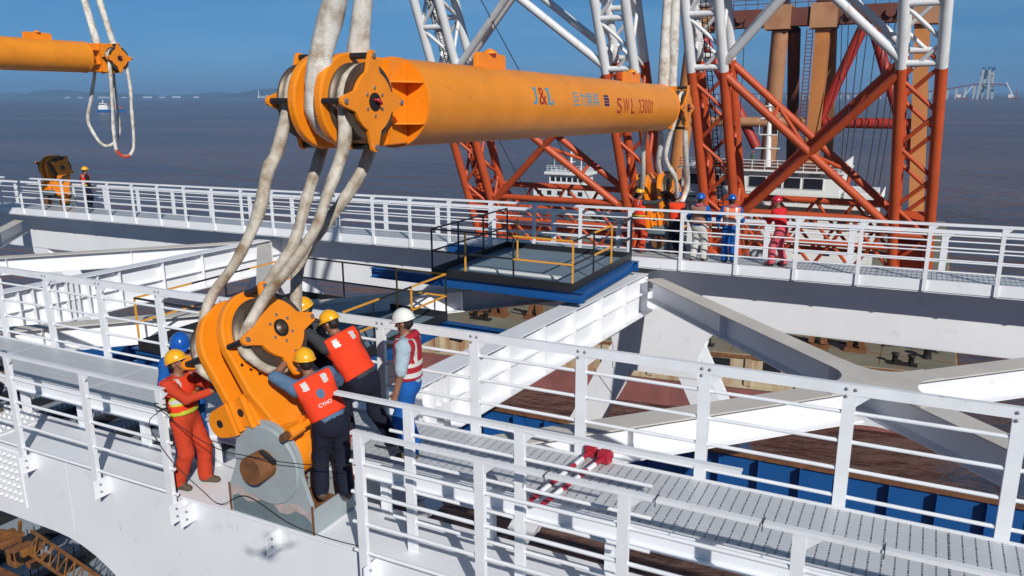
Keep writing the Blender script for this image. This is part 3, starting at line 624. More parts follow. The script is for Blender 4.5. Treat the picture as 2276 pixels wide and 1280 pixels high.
def sheave_set(t, o, rot=90, tone=ORANGE, dirn=1, rods=True, rust_pin=True):
    """twin drums, keeper plates, spacer rods and bolts round a point o (axis along local X)"""
    ox, oy, oz = o
    for s_ in (-1, 1):
        a0, a1 = s_ * (A_PL + T_PL / 2 + 0.004), s_ * (A_ST - 0.03)
        lo, hi = min(a0, a1), max(a0, a1); h = hi - lo
        MB().lathe([(0, RD + 0.10), (0.035, RD + 0.10), (0.05, RD + 0.01), (h * 0.35, RD - 0.05), (h * 0.65, RD - 0.05), (h - 0.05, RD + 0.01), (h - 0.035, RD + 0.10), (h, RD + 0.10)], (ox + lo, oy, oz), (1, 0, 0), 40).build('sheave', STEEL, t)
        x = ox + s_ * A_ST
        P = star_poly(RS, 0.335, rot=rot)
        sp = MB().prism(P, (x - 0.024, oy, oz), (0, 1, 0), (0, 0, 1), 0.048).build('keeper_plate', tone, t, bevel=0.006)
        xo = x + s_ * 0.026
        MB().cyl((xo, oy, oz), (xo + s_ * 0.012, oy, oz), 0.10, 24).build('hub_cover', DARK, sp, org=(0, 0, 0))
        if not rust_pin: MB().lathe([(0, 0.075), (0.012, 0.07), (0.014, 0.035), (0.05, 0.03)], (xo + s_ * 0.0125, oy, oz), (s_, 0, 0), 20).build('hub_nut', STEEL, sp, org=(0, 0, 0))
        if s_ > 0 and rust_pin:
            MB().tube([(xo + 0.012, oy - 0.015, oz + 0.02), (xo + 0.06, oy - 0.015, oz + 0.02), (xo + 0.075, oy + 0.02, oz), (xo + 0.06, oy + 0.05, oz - 0.02), (xo + 0.012, oy + 0.05, oz - 0.02)], 0.016, 8).build('lifting_eye', REDPIN, sp, org=(0, 0, 0))
        for k in range(6):
            a = R_(30 + 60 * k); c = (oy + 0.155 * math.cos(a), oz + 0.155 * math.sin(a))
            MB().cyl((xo, *c), (xo + s_ * 0.014, *c), 0.017, 6).build('bolt', BOLT, sp, org=(0, 0, 0))
        for k in range(4):
            a = R_(rot + 90 * k); c = (oy + RS * math.cos(a), oz + RS * math.sin(a))
            if rods: MB().cyl((ox + s_ * (A_PL + T_PL / 2), *c), (x - s_ * 0.024, *c), 0.036, 12).build('spacer_rod', BLACK, t)
            MB().cyl((xo, *c), (xo + s_ * 0.022, *c), 0.028, 6).build('bolt', BOLT, sp, org=(0, 0, 0))
    MB().cyl((ox - A_PL + T_PL / 2, oy, oz), (ox + A_PL - T_PL / 2, oy, oz), 0.26, 28).build('centre_drum', STEEL, t)
def end_plates(t, y, tail, d):
    """two thick cheek plates running from the sheave back to the tube flange"""
    for s_ in (-1, 1):
        x = s_ * A_PL
        P = [(y + d * tail, -RP * 0.93), (y + d * tail * 0.45, -RP)] if d > 0 else [(y + d * tail * 0.0, RP)]
        if d > 0: P = [(y + tail, -RP * 0.93), (y + tail, RP * 0.93)] + arc(y, 0, RP, 90, 270, 24)
        else: P = [(y - tail, RP * 0.93), (y - tail, -RP * 0.93)] + arc(y, 0, RP, -90, 90, 24)
        pl = MB().prism(P, (x - T_PL / 2, 0, 0), (0, 1, 0), (0, 0, 1), T_PL).build('cheek_plate', ORANGE, t, bevel=0.022)
        # shelves and ribs between cheek plate and tube
        for z in (-0.25, 0.25):
            MB().prism([(s_ * (A_PL + T_PL / 2 + 0.001), y + d * 0.56), (s_ * (A_PL + T_PL / 2 + 0.001), y + d * (tail - 0.001)), (s_ * 0.50, y + d * (tail - 0.001)), (s_ * 0.50, y + d * (tail - 0.08))], (0, 0, z - 0.012), (1, 0, 0), (0, 1, 0), 0.024).build('shelf_plate', ORANGE, pl, org=(0, 0, 0))
        yy = y + d * (tail * 0.60)
        MB().box(s_ * (A_PL + T_PL / 2 + 0.001) if s_ > 0 else -(A_PL + T_PL / 2 + 0.06), (A_PL + T_PL / 2 + 0.06) if s_ > 0 else -(A_PL + T_PL / 2 + 0.001), yy - 0.015, yy + 0.015, -0.50, -0.265).build('rib', ORANGE, pl, org=(0, 0, 0))
        MB().box(s_ * (A_PL + T_PL / 2 + 0.001) if s_ > 0 else -(A_PL + T_PL / 2 + 0.06), (A_PL + T_PL / 2 + 0.06) if s_ > 0 else -(A_PL + T_PL / 2 + 0.001), yy - 0.015, yy + 0.015, 0.265, 0.50).build('rib', ORANGE, pl, org=(0, 0, 0))
        MB().box(s_ * (A_PL + T_PL / 2 + 0.001) if s_ > 0 else -(A_PL + T_PL / 2 + 0.06), (A_PL + T_PL / 2 + 0.06) if s_ > 0 else -(A_PL + T_PL / 2 + 0.001), yy - 0.015, yy + 0.015, -0.235, 0.235).build('rib', ORANGE, pl, org=(0, 0, 0))

def text_mesh(body, u0, u1, v0, v1):
    """flat lettering as triangles filling the box u0..u1, v0..v1"""
    cu = bpy.data.curves.new('lettering', 'FONT'); cu.body = body; ob = bpy.data.objects.new('lettering', cu); COL.objects.link(ob)
    dg = bpy.context.evaluated_depsgraph_get(); dg.update(); me = bpy.data.meshes.new_from_object(ob.evaluated_get(dg))
    vs = [tuple(v.co) for v in me.vertices]; fs = [tuple(p.vertices) for p in me.polygons]
    bpy.data.objects.remove(ob); bpy.data.curves.remove(cu); bpy.data.meshes.remove(me)
    if not vs: return [], []
    x0 = min(v[0] for v in vs); x1 = max(v[0] for v in vs); y0 = min(v[1] for v in vs); y1 = max(v[1] for v in vs)
    return [(u0 + (v[0] - x0) / (x1 - x0) * (u1 - u0), v0 + (v[1] - y0) / (y1 - y0) * (v1 - v0)) for v in vs], fs
def wrap_text(t, name, vs, fs, r, m, thin=0.0035):
    """lay flat shapes (along tube, round tube) on the +X side of a tube along local Y"""
    bm = bmesh.new(); bv = [bm.verts.new((u, v, 0)) for u, v in vs]
    for f in fs:
        try: bm.faces.new([bv[i] for i in f])
        except ValueError: pass
    for k in range(-12, 13):
        bmesh.ops.bisect_plane(bm, geom=bm.verts[:] + bm.edges[:] + bm.faces[:], plane_co=(0, 0.025 * k, 0), plane_no=(0, 1, 0))
    for v in bm.verts:
        u, w = v.co.x, v.co.y; a = w / r; v.co = ((r + thin) * math.cos(a), u, (r + thin) * math.sin(a))
    me = bpy.data.meshes.new(name); bm.to_mesh(me); bm.free(); me.materials.append(m)
    o = bpy.data.objects.new(name, me); COL.objects.link(o); o.parent = t; return o

def lifting_beam(label, loc, rot, length, tails, lettered):
    t = thing('lifting_beam', label, 'lifting beam', loc, 'orange lifting beams', rot)
    RT_ = 0.552; y0, y1 = tails[0], length - tails[1]
    MB().lathe([(0, RT_), (y1 - y0, RT_)], (0, y0, 0), (0, 1, 0), 64).build('tube', TUBEOR, t)
    for y, d in ((y0, -1), (y1, 1)):
        MB().lathe([(-0.03, RT_ + 0.012), (0.03, RT_ + 0.012)], (0, y, 0), (0, 1, 0), 64).build('end_flange', ORANGE, t)
    end_plates(t, 0, tails[0] - 0.031, 1); end_plates(t, length, tails[1] - 0.031, -1)
    sheave_set(t, (0, 0, 0)); sheave_set(t, (0, length, 0))
    for ya, yb in ((3.16, 4.04), (9.48, 10.5)):
        pd = MB().prism([(ya, 0.50), (yb, 0.50), (yb, 0.72), (yb - 0.06, 0.76), (ya + 0.06, 0.76), (ya, 0.72)], (-0.04, 0, 0), (0, 1, 0), (0, 0, 1), 0.08).build('top_lug', ORANGE, t, bevel=0.01)
        MB().lathe([(0, 0.12), (0.02, 0.12), (0.06, 0.05), (0.07, 0.04)], (0, 0.5 * (ya + yb), 0.757), (0, 0, 1), 12).build('cap', ORANGE, pd, org=(0, 0, 0))
    for y in (4.6, 7.3, 10.0):
        MB().lathe([(-0.006, RT_ + 0.0015), (0.006, RT_ + 0.0015)], (0, y + 0.3, 0), (0, 1, 0), 64).build('weld_seam', TUBEOR, t)
    if lettered:
        J = [(0, 0.30), (0.06, 0.30)] ; h = 0.27
        # serif J and L drawn as shapes, ampersand and the rest as type
        jj = [(0.07, h), (0.22, h), (0.22, h - 0.022), (0.18, h - 0.022), (0.18, 0.06), (0.165, 0.025), (0.13, 0.0), (0.07, 0.0), (0.035, 0.02), (0.03, 0.05), (0.05, 0.065), (0.075, 0.05), (0.085, 0.025), (0.105, 0.025), (0.12, 0.05), (0.12, h - 0.022), (0.07, h - 0.022)]
        ll = [(0.0, h), (0.15, h), (0.15, h - 0.022), (0.105, h - 0.022), (0.105, 0.024), (0.17, 0.024), (0.20, 0.045), (0.215, 0.09), (0.235, 0.09), (0.23, 0.0), (0.0, 0.0), (0.0, 0.022), (0.045, 0.022), (0.045, h - 0.022), (0.0, h - 0.022)]
        wrap_text(t, 'lettering', [(3.98 + a, 0.01 + b) for a, b in jj], [tuple(range(len(jj)))], RT_, CYAN)
        vs_, fs_ = text_mesh('&', 4.23, 4.49, 0.005, 0.285); wrap_text(t, 'lettering', vs_, fs_, RT_, REDL)
        wrap_text(t, 'lettering', [(4.51 + a * 1.1, 0.01 + b) for a, b in ll], [tuple(range(len(ll)))], RT_, CYAN)
        vs_, fs_ = text_mesh('\u5de8\u529b\u7d22\u5177', 5.60, 6.76, -0.005, 0.25); wrap_text(t, 'lettering', vs_, fs_, RT_, CYAN)
        for k in range(4):
            for c in ((0,) if k % 2 == 0 else (0, 0.13)):
                w = 0.25 if k % 2 == 0 else 0.11
                wrap_text(t, 'emblem', [(7.02 + c, 0.005 + 0.055 * k), (7.02 + c + w, 0.005 + 0.055 * k), (7.02 + c + w, 0.048 + 0.055 * k), (7.02 + c, 0.048 + 0.055 * k)], [(0, 1, 2, 3)], RT_, NAVYL)
        for ch, u0, u1 in (('S', 7.70, 7.96), ('W', 8.06, 8.40), ('L', 8.52, 8.74), ('3', 9.17, 9.34), ('0', 9.39, 9.56), ('0', 9.61, 9.78), ('t', 9.83, 9.94)):
            vs_, fs_ = text_mesh(ch, u0, u1, -0.13, 0.17); wrap_text(t, 'lettering', vs_, fs_, RT_, REDL)
        one = [(9.00, 0.10), (9.05, 0.17), (9.09, 0.17), (9.09, -0.13), (9.045, -0.13), (9.045, 0.09)]
        wrap_text(t, 'lettering', one, [tuple(range(6))], RT_, REDL)
    return t
BN = V(-0.554, 1.495, 4.641)
lifting_beam('large orange lifting beam with blue and red lettering across the centre', BN, (-0.0217, 0, -0.0084), 12.75, (1.10, 0.78), True)
BL = V(-22.55, 14.85, 6.107); DL = BL - V(-22.2, 14.6, 6.09)
lifting_beam('second orange lifting beam ending in the upper left of the view', BL - V(0, 12.75, -0.10), (-0.008, 0, 0), 12.75, (1.10, 1.10), False)

# slings ------------------------------------------------------------
def sling(label, pts, r, n=12, closed=False, m=ROPE, group='woven white slings', sub=7, wob=0.0, patch=None):
    P = catmull(pts, sub, closed); rr = [r * (1 + 0.05 * math.sin(i * 0.9) + 0.03 * math.sin(i * 2.3)) for i in range(len(P))]
    org = tuple(P[0]); t = thing('sling', label, 'sling', org, group)
    MB().tube(P, rr, n, closed=closed, flat=(0.13, 1.6)).build('woven_sleeve', m, t)
    if patch:
        i0, i1, pm, k = patch
        MB().tube(P[i0:i1], [r * k] * (i1 - i0), n).build('wear_sleeve', pm, t)
    return t
YPATCH = mat('faded_yellow_sleeve', (0.55, 0.50, 0.18), 0.9, var=0.3, vscale=14, bump=0.3, bscale=60)
def over(c, r, sgn=1, n=5):
    """half turn over (+) or under (-) a drum, from the -Y side to the +Y side"""
    return [V(c[0], c[1] - r * math.cos(math.pi * k / n), c[2] + sgn * r * math.sin(math.pi * k / n)) for k in range(n + 1)]
PHI = R_(24); PIN = V(-0.59, 0.43, 0.745)
UPB = V(-math.sin(PHI), 0, math.cos(PHI)); AXB = V(math.cos(PHI), 0, math.sin(PHI)); BC = PIN + UPB * 1.34
def under_block(a, r, n=6):
    c = BC + AXB * a; return [c + V(0, -r * math.cos(math.pi * k / n), 0) - UPB * (r * math.sin(math.pi * k / n)) for k in range(n + 1)]
RSL = 0.066; rr_ = RD - 0.05 + RSL
fA = [(-0.14, 1.10, 4.2), (-0.16, 0.80, 3.68), (-0.19, 0.6, 3.31), (-0.41, 0.42, 2.92), (-0.66, 0.25, 2.57)]
fB = [(-0.39, 1.86, 4.04), (-0.49, 1.72, 3.72), (-0.72, 1.5, 3.3), (-0.90, 1.32, 2.99), (-0.98, 1.15, 2.72), (-0.86, 0.95, 2.45)]
bA = [(-1.03, 1.0, 4.1), (-1.07, 0.86, 3.88), (-1.10, 0.68, 3.38), (-1.27, 0.46, 2.88), (-1.50, 0.22, 2.42)]
bB = [(-1.12, 1.86, 4.07), (-1.16, 1.6, 3.54), (-1.15, 1.35, 3.07), (-1.20, 1.2, 2.82), (-1.40, 0.98, 2.40)]
topf = over(BN + V(A_DR, 0, 0), rr_); topb = over(BN + V(-A_DR, 0, 0), rr_)
ub = under_block(A_DR, RD + 0.09); ubb = under_block(-A_DR, RD + 0.09)
sling('dirty white sling looped from the front sheave of the main beam to the near block', topf + fB + list(reversed(ub)) + list(reversed(fA)), RSL, closed=True, m=ROPE_B, patch=(7 * 12 + 3, 7 * 15 + 2, YPATCH, 1.12))
sling('dirty white sling looped from the rear sheave of the main beam to the near block', topb + bB + list(reversed(ubb)) + list(reversed(bA)), RSL, closed=True, m=ROPE_B)
mid = over(BN, 0.37, -1)
sling('thick white hoist sling rising from the near end of the main beam', [(BN.x + 3.0, BN.y - 0.16, 12.5), (BN.x + 0.52, BN.y - 0.30, 6.2), (BN.x + 0.12, BN.y - 0.36, 5.1)] + mid + [(BN.x + 0.05, BN.y + 0.36, 5.1), (BN.x + 0.30, BN.y + 0.33, 6.2), (BN.x + 1.7, BN.y + 0.22, 12.5)], 0.118, n=16, m=ROPE)
FE = BN + V(0.0084 * 12.75, 12.75, -0.0217 * 12.75)
tf = over(FE + V(A_DR, 0, 0), rr_); tb = over(FE + V(-A_DR, 0, 0), rr_)
FB = V(-0.95, 15.5, 2.05)
sling('white sling hanging from the front sheave at the far end of the main beam', tf + [(-0.10, 14.85, 3.5), (-0.16, 15.3, 2.8), (-0.25, 15.8, 2.2), (-0.35, 15.6, 1.75), (-0.28, 15.0, 2.0), (-0.20, 14.4, 2.6), (-0.36, 14.0, 3.2)], RSL, closed=True, n=8)
sling('white sling hanging from the rear sheave at the far end of the main beam', tb + [(-0.72, 14.7, 3.6), (-0.85, 15.0, 2.9), (-0.95, 15.7, 2.2), (-1.05, 15.5, 1.75), (-1.25, 15.0, 2.1), (-1.10, 14.5, 2.6), (-0.95, 14.0, 3.4)], RSL, closed=True, n=8)
sling('thick white hoist sling rising from the far end of the main beam', [(FE.x - 0.02, FE.y - 0.2, 13.5), (FE.x - 0.02, FE.y - 0.32, 6.0)] + over(FE, 0.37, -1) + [(FE.x, FE.y + 0.32, 6.0), (FE.x - 0.05, FE.y + 0.2, 13.5)], 0.118, n=12)
tl = over(BL + V(A_DR, 0, 0), rr_); tl2 = over(BL + V(-A_DR, 0, 0), rr_)
sling('loose white sling hanging in a U with red mark from the left beam', tl + [DL + V(-21.75, 14.98, 5.0), DL + V(-21.78, 14.95, 4.2), DL + V(-21.80, 14.92, 3.2), DL + V(-21.84, 14.85, 2.62), DL + V(-21.95, 14.6, 2.38), DL + V(-22.05, 14.3, 2.6), DL + V(-22.0, 14.22, 3.3), DL + V(-21.9, 14.22, 4.3), DL + V(-21.8, 14.22, 5.3)], RSL * 0.95, closed=True, n=8, m=ROPE, patch=(7 * 9 + 4, 7 * 11 + 2, mat('red_sleeve_mark', (0.5, 0.06, 0.03), 0.8), 1.1))
sling('loose white sling bent like a hook below the left beam', tl2 + [DL + V(-22.66, 14.97, 5.0), DL + V(-22.66, 14.97, 4.2), DL + V(-22.6, 14.9, 3.3), DL + V(-22.8, 14.7, 2.85), DL + V(-23.1, 14.5, 2.80), DL + V(-23.35, 14.35, 3.2), DL + V(-23.5, 14.25, 3.8), DL + V(-23.1, 14.22, 4.6), DL + V(-22.75, 14.22, 5.4)], RSL * 0.95, closed=True, n=8)
sling('thick white hoist sling rising from the left beam', [(BL.x - 1.5, BL.y - 0.25, 11.0), (BL.x - 0.42, BL.y - 0.30, 7.3)] + over(BL, 0.37, -1) + [(BL.x - 0.36, BL.y + 0.32, 7.3), (BL.x - 1.4, BL.y + 0.25, 11.0)], 0.118, n=12)

# lifting blocks and their brackets -----------------------------------
def lifting_block(label, pin, phi, ears=True, star_rot=90):
    """local origin at the lower pin, local Z up the block, sheaves 1.34 m above"""
    t = thing('lifting_block', label, 'lifting block', pin, 'orange lifting blocks', (0, -phi, 0))
    H = 1.34
    for s_ in (-1, 1):
        x = s_ * A_PL
        P = arc(0, H, RP, -12, 192, 28) + [(-0.47, H - 0.55), (-0.34, 0.42), (0.34, 0.42), (0.47, H - 0.55)]
        pl = MB().prism(P, (x - T_PL / 2, 0, 0), (0, 1, 0), (0, 0, 1), T_PL).build('cheek_plate', ORANGE, t, bevel=0.022)
        MB().lathe([(0, RP - 0.085), (0.018, RP - 0.085)], (x + s_ * (T_PL / 2) - (0.018 if s_ < 0 else 0), 0, H), (1, 0, 0), 40).build('boss_ring', ORANGE, pl, org=(0, 0, 0))
    sheave_set(t, (0, 0, H), rot=star_rot, rust_pin=False)
    # tapered body down to the pin
    m = MB(); a, b = (A_PL + 0.055, 0.44), (0.30, 0.27)
    vs = [(sx * a[0], sy * a[1], H - 0.60) for sx, sy in ((-1, -1), (1, -1), (1, 1), (-1, 1))] + [(sx * b[0], sy * b[1], 0.10) for sx, sy in ((-1, -1), (1, -1), (1, 1), (-1, 1))]
    m.add(vs, [(0, 1, 2, 3), (7, 6, 5, 4), (0, 4, 5, 1), (1, 5, 6, 2), (2, 6, 7, 3), (3, 7, 4, 0)]).build('body', ORANGE, t, bevel=0.02)
    MB().lathe([(0, 0.29), (0.02, 0.31), (0.50, 0.31), (0.52, 0.29)], (0, -0.26, 0), (0, 1, 0), 36).build('pin_boss', ORANGE, t)
    for sx in (-0.16, 0.05): MB().box(sx, sx + 0.03, -0.475, -0.30, 0.42, 0.80).build('rib', ORANGE, t, bevel=0.005)
    # holed ears on the outer side
    for k, (ex, ez) in enumerate(((-0.36, 0.56), (-0.03, 0.60))):
        P = [(0.16, -0.17), (0.16, 0.22), (0.02, 0.20)] + arc(-0.05, 0.02, 0.17, 110, 250, 8) + [(0.0, -0.16)]
        e = MB().prism(P, (ex, -0.48 + 0.05 * k, ez), (1, 0, 0), (0, 0, 1), -0.06).build('lug_ear', ORANGE, t, bevel=0.008)
        MB().cyl((ex - 0.04, -0.4805 + 0.05 * k, ez + 0.02), (ex - 0.04, -0.484 + 0.05 * k, ez + 0.02), 0.048, 16).build('hole', BLACK, e, org=(0, 0, 0))
    # side cylinder with clamp
    c = MB().cyl((0.56, -0.42, 0.24), (0.60, 0.10, 0.28), 0.042, 14).build('side_rod', ORANGE, t)
    MB().cyl((0.555, -0.47, 0.236), (0.57, -0.30, 0.25), 0.066, 16).build('rod_collar', ORANGE, c, org=(0, 0, 0))
    MB().cyl((0.55, -0.56, 0.23), (0.555, -0.471, 0.236), 0.045, 14).build('rod_end', RUST, c, org=(0, 0, 0))
    for yy in (-0.28, -0.02): MB().box(0.24, 0.60, yy - 0.02, yy + 0.02, 0.20, 0.33).build('rod_arm', ORANGE, c, org=(0, 0, 0))
    # shackle pin at the top edge
    for k in range(3): MB().cyl((A_PL + T_PL / 2 + 0.0, -0.25 - 0.09 * k, H - 0.39 + 0.08 * k), (A_PL + T_PL / 2 + 0.006, -0.25 - 0.09 * k, H - 0.39 + 0.08 * k), 0.02, 10).build('plug', DARK, t)
    return t
def lug_bracket(label, pin, mt=PRIMER, mt2=PRIMER_D, flip=1):
    """two holed cheek plates on a boxed base; origin below the pin on the chord"""
    px, py_, pz = pin; base = zs(px)
    t = thing('lug_bracket', label, 'bracket', (px, py_, base), 'pin brackets on the chords')
    h = pz - base
    for y, nm in ((py_ - 0.40, 'front'), (py_ + 0.30, 'rear')):
        P = [(-0.63, 0.002), (0.60, 0.002), (0.60, 0.36), (0.49, h - 0.08)] + arc(0, h, 0.49, 0, 180, 24) + [(-0.49, h - 0.1), (-0.62, 0.36)]
        pl = MB().prism(P, (px, y + 0.05, base), (1, 0, 0), (0, 0, 1), 0.05).build('cheek_plate', mt, t, bevel=0.004)
        yy = y - 0.001 if nm == 'front' else y + 0.052
        MB().lathe([(0, 0.46), (0.03, 0.46), (0.036, 0.454)], (px, y if nm == 'front' else y + 0.05, base + h - 0.03), (0, -1 if nm == 'front' else 1, 0), 48).build('doubler_disc', mt, pl, org=t['_org'])
        # darker repainted strip and heat marks along the foot
        random.seed(5); top = [(-0.62 + 0.124 * k, 0.20 + 0.05 * math.sin(k * 1.7) + (0.05 if 2 < k < 6 else 0)) for k in range(11)]
        top = [(max(-0.60, min(0.59, a)), b) for a, b in top]
        f = -1 if nm == 'front' else 1; y2 = y - 0.0015 if nm == 'front' else y + 0.0515
        MB().prism([(-0.60, 0.006), (0.59, 0.006)] + list(reversed(top)), (px, y2, base), (1, 0, 0), (0, 0, 1), 0.001).build('repainted_strip', mt2, pl, org=t['_org'])
        MB().prism(top + [(a, b + 0.10 + 0.02 * math.sin(9 * a)) for a, b in reversed(top)], (px, y2, base), (1, 0, 0), (0, 0, 1), 0.001).build('scorched_strip', PINK, pl, org=t['_org'])
    MB().box(px + 0.605, px + 0.625, py_ - 0.398, py_ + 0.349, base + 0.002, base + 0.31).build('end_plate', mt, t, bevel=0.003)
    MB().box(px - 0.65, px - 0.632, py_ - 0.398, py_ + 0.349, base + 0.002, base + 0.31).build('end_plate', mt, t, bevel=0.003)
    MB().box(px - 0.62, px + 0.60, py_ - 0.345, py_ + 0.295, base + 0.02, base + 0.10).build('base_plate', RUST, t)
    for dx in (-0.1, 0.22): MB().box(px + dx, px + dx + 0.02, py_ - 0.345, py_ + 0.295, base + 0.101, base + 0.28).build('inner_rib', RUST, t)
    MB().lathe([(0, 0.155), (0.02, 0.165), (1.08, 0.165), (1.10, 0.155)], (px, py_ - 0.66, pz), (0, 1, 0), 32).build('pin', RUST, t)
    MB().beam((px + 0.02, py_ - 0.50, pz + 0.175), (px + 0.27, py_ - 0.56, pz + 0.13), 0.05, 0.03).build('keeper_bar', BLACK, t)
    MB().box(px + 0.598, px + 0.628, py_ - 0.405, py_ - 0.399, base + 0.003, base + 0.36).build('rust_edge', RUST, t)
    MB().box(px - 0.652, px - 0.622, py_ - 0.405, py_ - 0.399, base + 0.003, base + 0.36).build('rust_edge', RUST, t)
    return t
lifting_block('large orange lifting block that the near workers are gathered around', PIN, PHI)
lug_bracket('grey pin bracket with rusty pin below the near orange block', PIN)
FPIN = V(-0.75, 15.50, 0.745)
lifting_block('orange lifting block among the workers on the far chord', FPIN, R_(10))
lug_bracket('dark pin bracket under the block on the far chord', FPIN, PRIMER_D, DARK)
LPIN = V(-27.9, 15.50, 0.745 + zs(-27.9))
lifting_block('shaded orange lifting block standing alone on the far left walkway', LPIN, R_(2), star_rot=60)
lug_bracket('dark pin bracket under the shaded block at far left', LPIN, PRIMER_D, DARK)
# ------------------------------------------------------------------ people
def cloth(name, col, var=0.12, dirt=None, rough=0.9): return mat(name, col, rough, var=var, vscale=7, dirt=dirt, bump=0.5, bscale=28, spec=0.2)
SKIN = mat('tanned_skin', (0.27, 0.125, 0.075), 0.55, var=0.1, vscale=12)
HAIR = mat('black_hair', (0.012, 0.01, 0.009), 0.6)
EYE = mat('dark_eye', (0.01, 0.01, 0.01), 0.3)
HIVIS = cloth('orange_red_hivis', (0.80, 0.055, 0.018))
CORAL = cloth('orange_coverall', (0.52, 0.055, 0.022), dirt=((0.28, 0.04, 0.02), 0.15, 6))
SILVER = mat('reflective_strip', (0.62, 0.62, 0.58), 0.35, 0.1, var=0.1)
LIME = cloth('lime_strip', (0.50, 0.58, 0.05))
NAVY = cloth('navy_trousers', (0.012, 0.014, 0.028))
CHAR = cloth('charcoal_jacket', (0.045, 0.05, 0.058))
BLUEC = cloth('blue_coverall', (0.012, 0.10, 0.36))
DENIM = cloth('blue_grey_shirt', (0.09, 0.16, 0.26))
PALE = cloth('pale_blue_shirt', (0.36, 0.46, 0.52))
CRIM = cloth('crimson_vest', (0.38, 0.02, 0.035))
ROSE = cloth('faded_rose_vest', (0.42, 0.10, 0.13))
TAN = cloth('tan_vest', (0.36, 0.19, 0.14))
PEACH = cloth('peach_vest', (0.72, 0.20, 0.10))
OFFW = cloth('off_white_trousers', (0.55, 0.54, 0.50))
REDC = cloth('bright_red_coverall', (0.62, 0.025, 0.03))
PINKC = cloth('pink_trousers', (0.60, 0.10, 0.13))
BOOT = mat('scuffed_brown_boot', (0.10, 0.07, 0.045), 0.8, var=0.3, vscale=20)
BOOTB = mat('dark_boot', (0.02, 0.02, 0.022), 0.7, var=0.3, vscale=20)
GLOVE = cloth('work_glove', (0.30, 0.29, 0.26))
def hm(name, c): return mat(name, c, 0.28, var=0.06, vscale=8, coat=0.3, dirt=((c[0] * 0.5, c[1] * 0.5, c[2] * 0.5), 0.04, 14))
H_YEL = hm('yellow_helmet', (0.85, 0.42, 0.015)); H_BLUE = hm('blue_helmet', (0.01, 0.10, 0.44)); H_WHITE = hm('white_helmet', (0.76, 0.77, 0.72)); H_RED = hm('red_helmet', (0.55, 0.015, 0.03))

def surface_nets(D, org, h):
    """polygonise the zero level of a grid of distances"""
    ins = D < 0; nx, ny, nz = D.shape
    c = [ins[i:nx - 1 + i, j:ny - 1 + j, k:nz - 1 + k] for i in (0, 1) for j in (0, 1) for k in (0, 1)]
    cnt = sum(a.astype(np.int8) for a in c); mixed = (cnt > 0) & (cnt < 8)
    idx = np.full(mixed.shape, -1, np.int64); cells = np.argwhere(mixed); idx[mixed] = np.arange(len(cells))
    acc = np.zeros((len(cells), 3)); num = np.zeros(len(cells))
    ci, cj, ck = cells.T
    corners = [(i, j, k) for i in (0, 1) for j in (0, 1) for k in (0, 1)]
    for a in corners:
        for ax in range(3):
            if a[ax]: continue
            b = list(a); b[ax] = 1
            da = D[ci + a[0], cj + a[1], ck + a[2]]; db = D[ci + b[0], cj + b[1], ck + b[2]]
            cr = (da < 0) != (db < 0); t = np.where(cr, da / np.where(cr, da - db, 1), 0)
            p = np.tile(np.array(a, float), (len(cells), 1)); p[:, ax] += t
            acc[cr] += p[cr]; num[cr] += 1
    verts = (cells + acc / num[:, None]) * h + org
    quads = []
    for ax in range(3):
        sl = [slice(1, -1)] * 3; o1, o2 = [a for a in range(3) if a != ax]
        A = D[tuple(slice(1, -1) if a != ax else slice(0, -1) for a in range(3))] < 0
        B = D[tuple(slice(1, -1) if a != ax else slice(1, None) for a in range(3))] < 0
        e = np.argwhere(A != B)
        if not len(e): continue
        fl = A[tuple(e.T)]; base = e.copy(); base[:, o1] += 1; base[:, o2] += 1
        def cell(d1, d2):
            q = base.copy(); q[:, o1] -= d1; q[:, o2] -= d2; return idx[q[:, 0], q[:, 1], q[:, 2]]
        q = np.stack([cell(1, 1), cell(0, 1), cell(0, 0), cell(1, 0)], 1)
        if ax == 1: fl = ~fl
        q[~fl] = q[~fl][:, ::-1]; quads.append(q)
    q = np.concatenate(quads); q = q[(q >= 0).all(1)]
    return verts, q
class Field:
    def __init__(s, lo, hi, h):
        s.h = h; s.lo = np.array(lo); n = np.ceil((np.array(hi) - s.lo) / h).astype(int) + 1
        s.ax = [s.lo[i] + h * np.arange(n[i]) for i in range(3)]; s.D = np.full(n, 1.0); s.best = np.full(n, 9.0); s.id = np.zeros(n, np.int16)
    def sub(s, a, b, r):
        lo = np.minimum(a, b) - r; hi = np.maximum(a, b) + r; sl = []
        for i in range(3):
            i0 = max(0, int((lo[i] - s.lo[i]) / s.h)); i1 = min(len(s.ax[i]), int((hi[i] - s.lo[i]) / s.h) + 2); sl.append(slice(i0, max(i0, i1)))
        return tuple(sl)
    def add(s, a, b, ra, rb, mid, k=0.03, sc=None):
        a = np.array(a, float); b = np.array(b, float); sl = s.sub(a, b, max(ra, rb) * (1.6 if sc is not None else 1) + 0.12)
        X, Y, Z = np.meshgrid(*[s.ax[i][sl[i]] for i in range(3)], indexing='ij')
        P = np.stack([X, Y, Z], -1) - a; ba = b - a
        t = np.clip((P @ ba) / max(ba @ ba, 1e-9), 0, 1); Q = P - t[..., None] * ba
        if sc is not None:      # squash across a given direction
            n, f = sc; Q = Q + (Q @ n)[..., None] * n * (f - 1)
        d = np.sqrt((Q * Q).sum(-1)) - (ra + (rb - ra) * t)
        o = s.D[sl]; hh = np.maximum(k - np.abs(o - d), 0) / k; s.D[sl] = np.minimum(o, d) - hh * hh * k * 0.25
        bb = s.best[sl]; m = d < bb; s.best[sl] = np.where(m, d, bb); s.id[sl] = np.where(m, mid, s.id[sl])
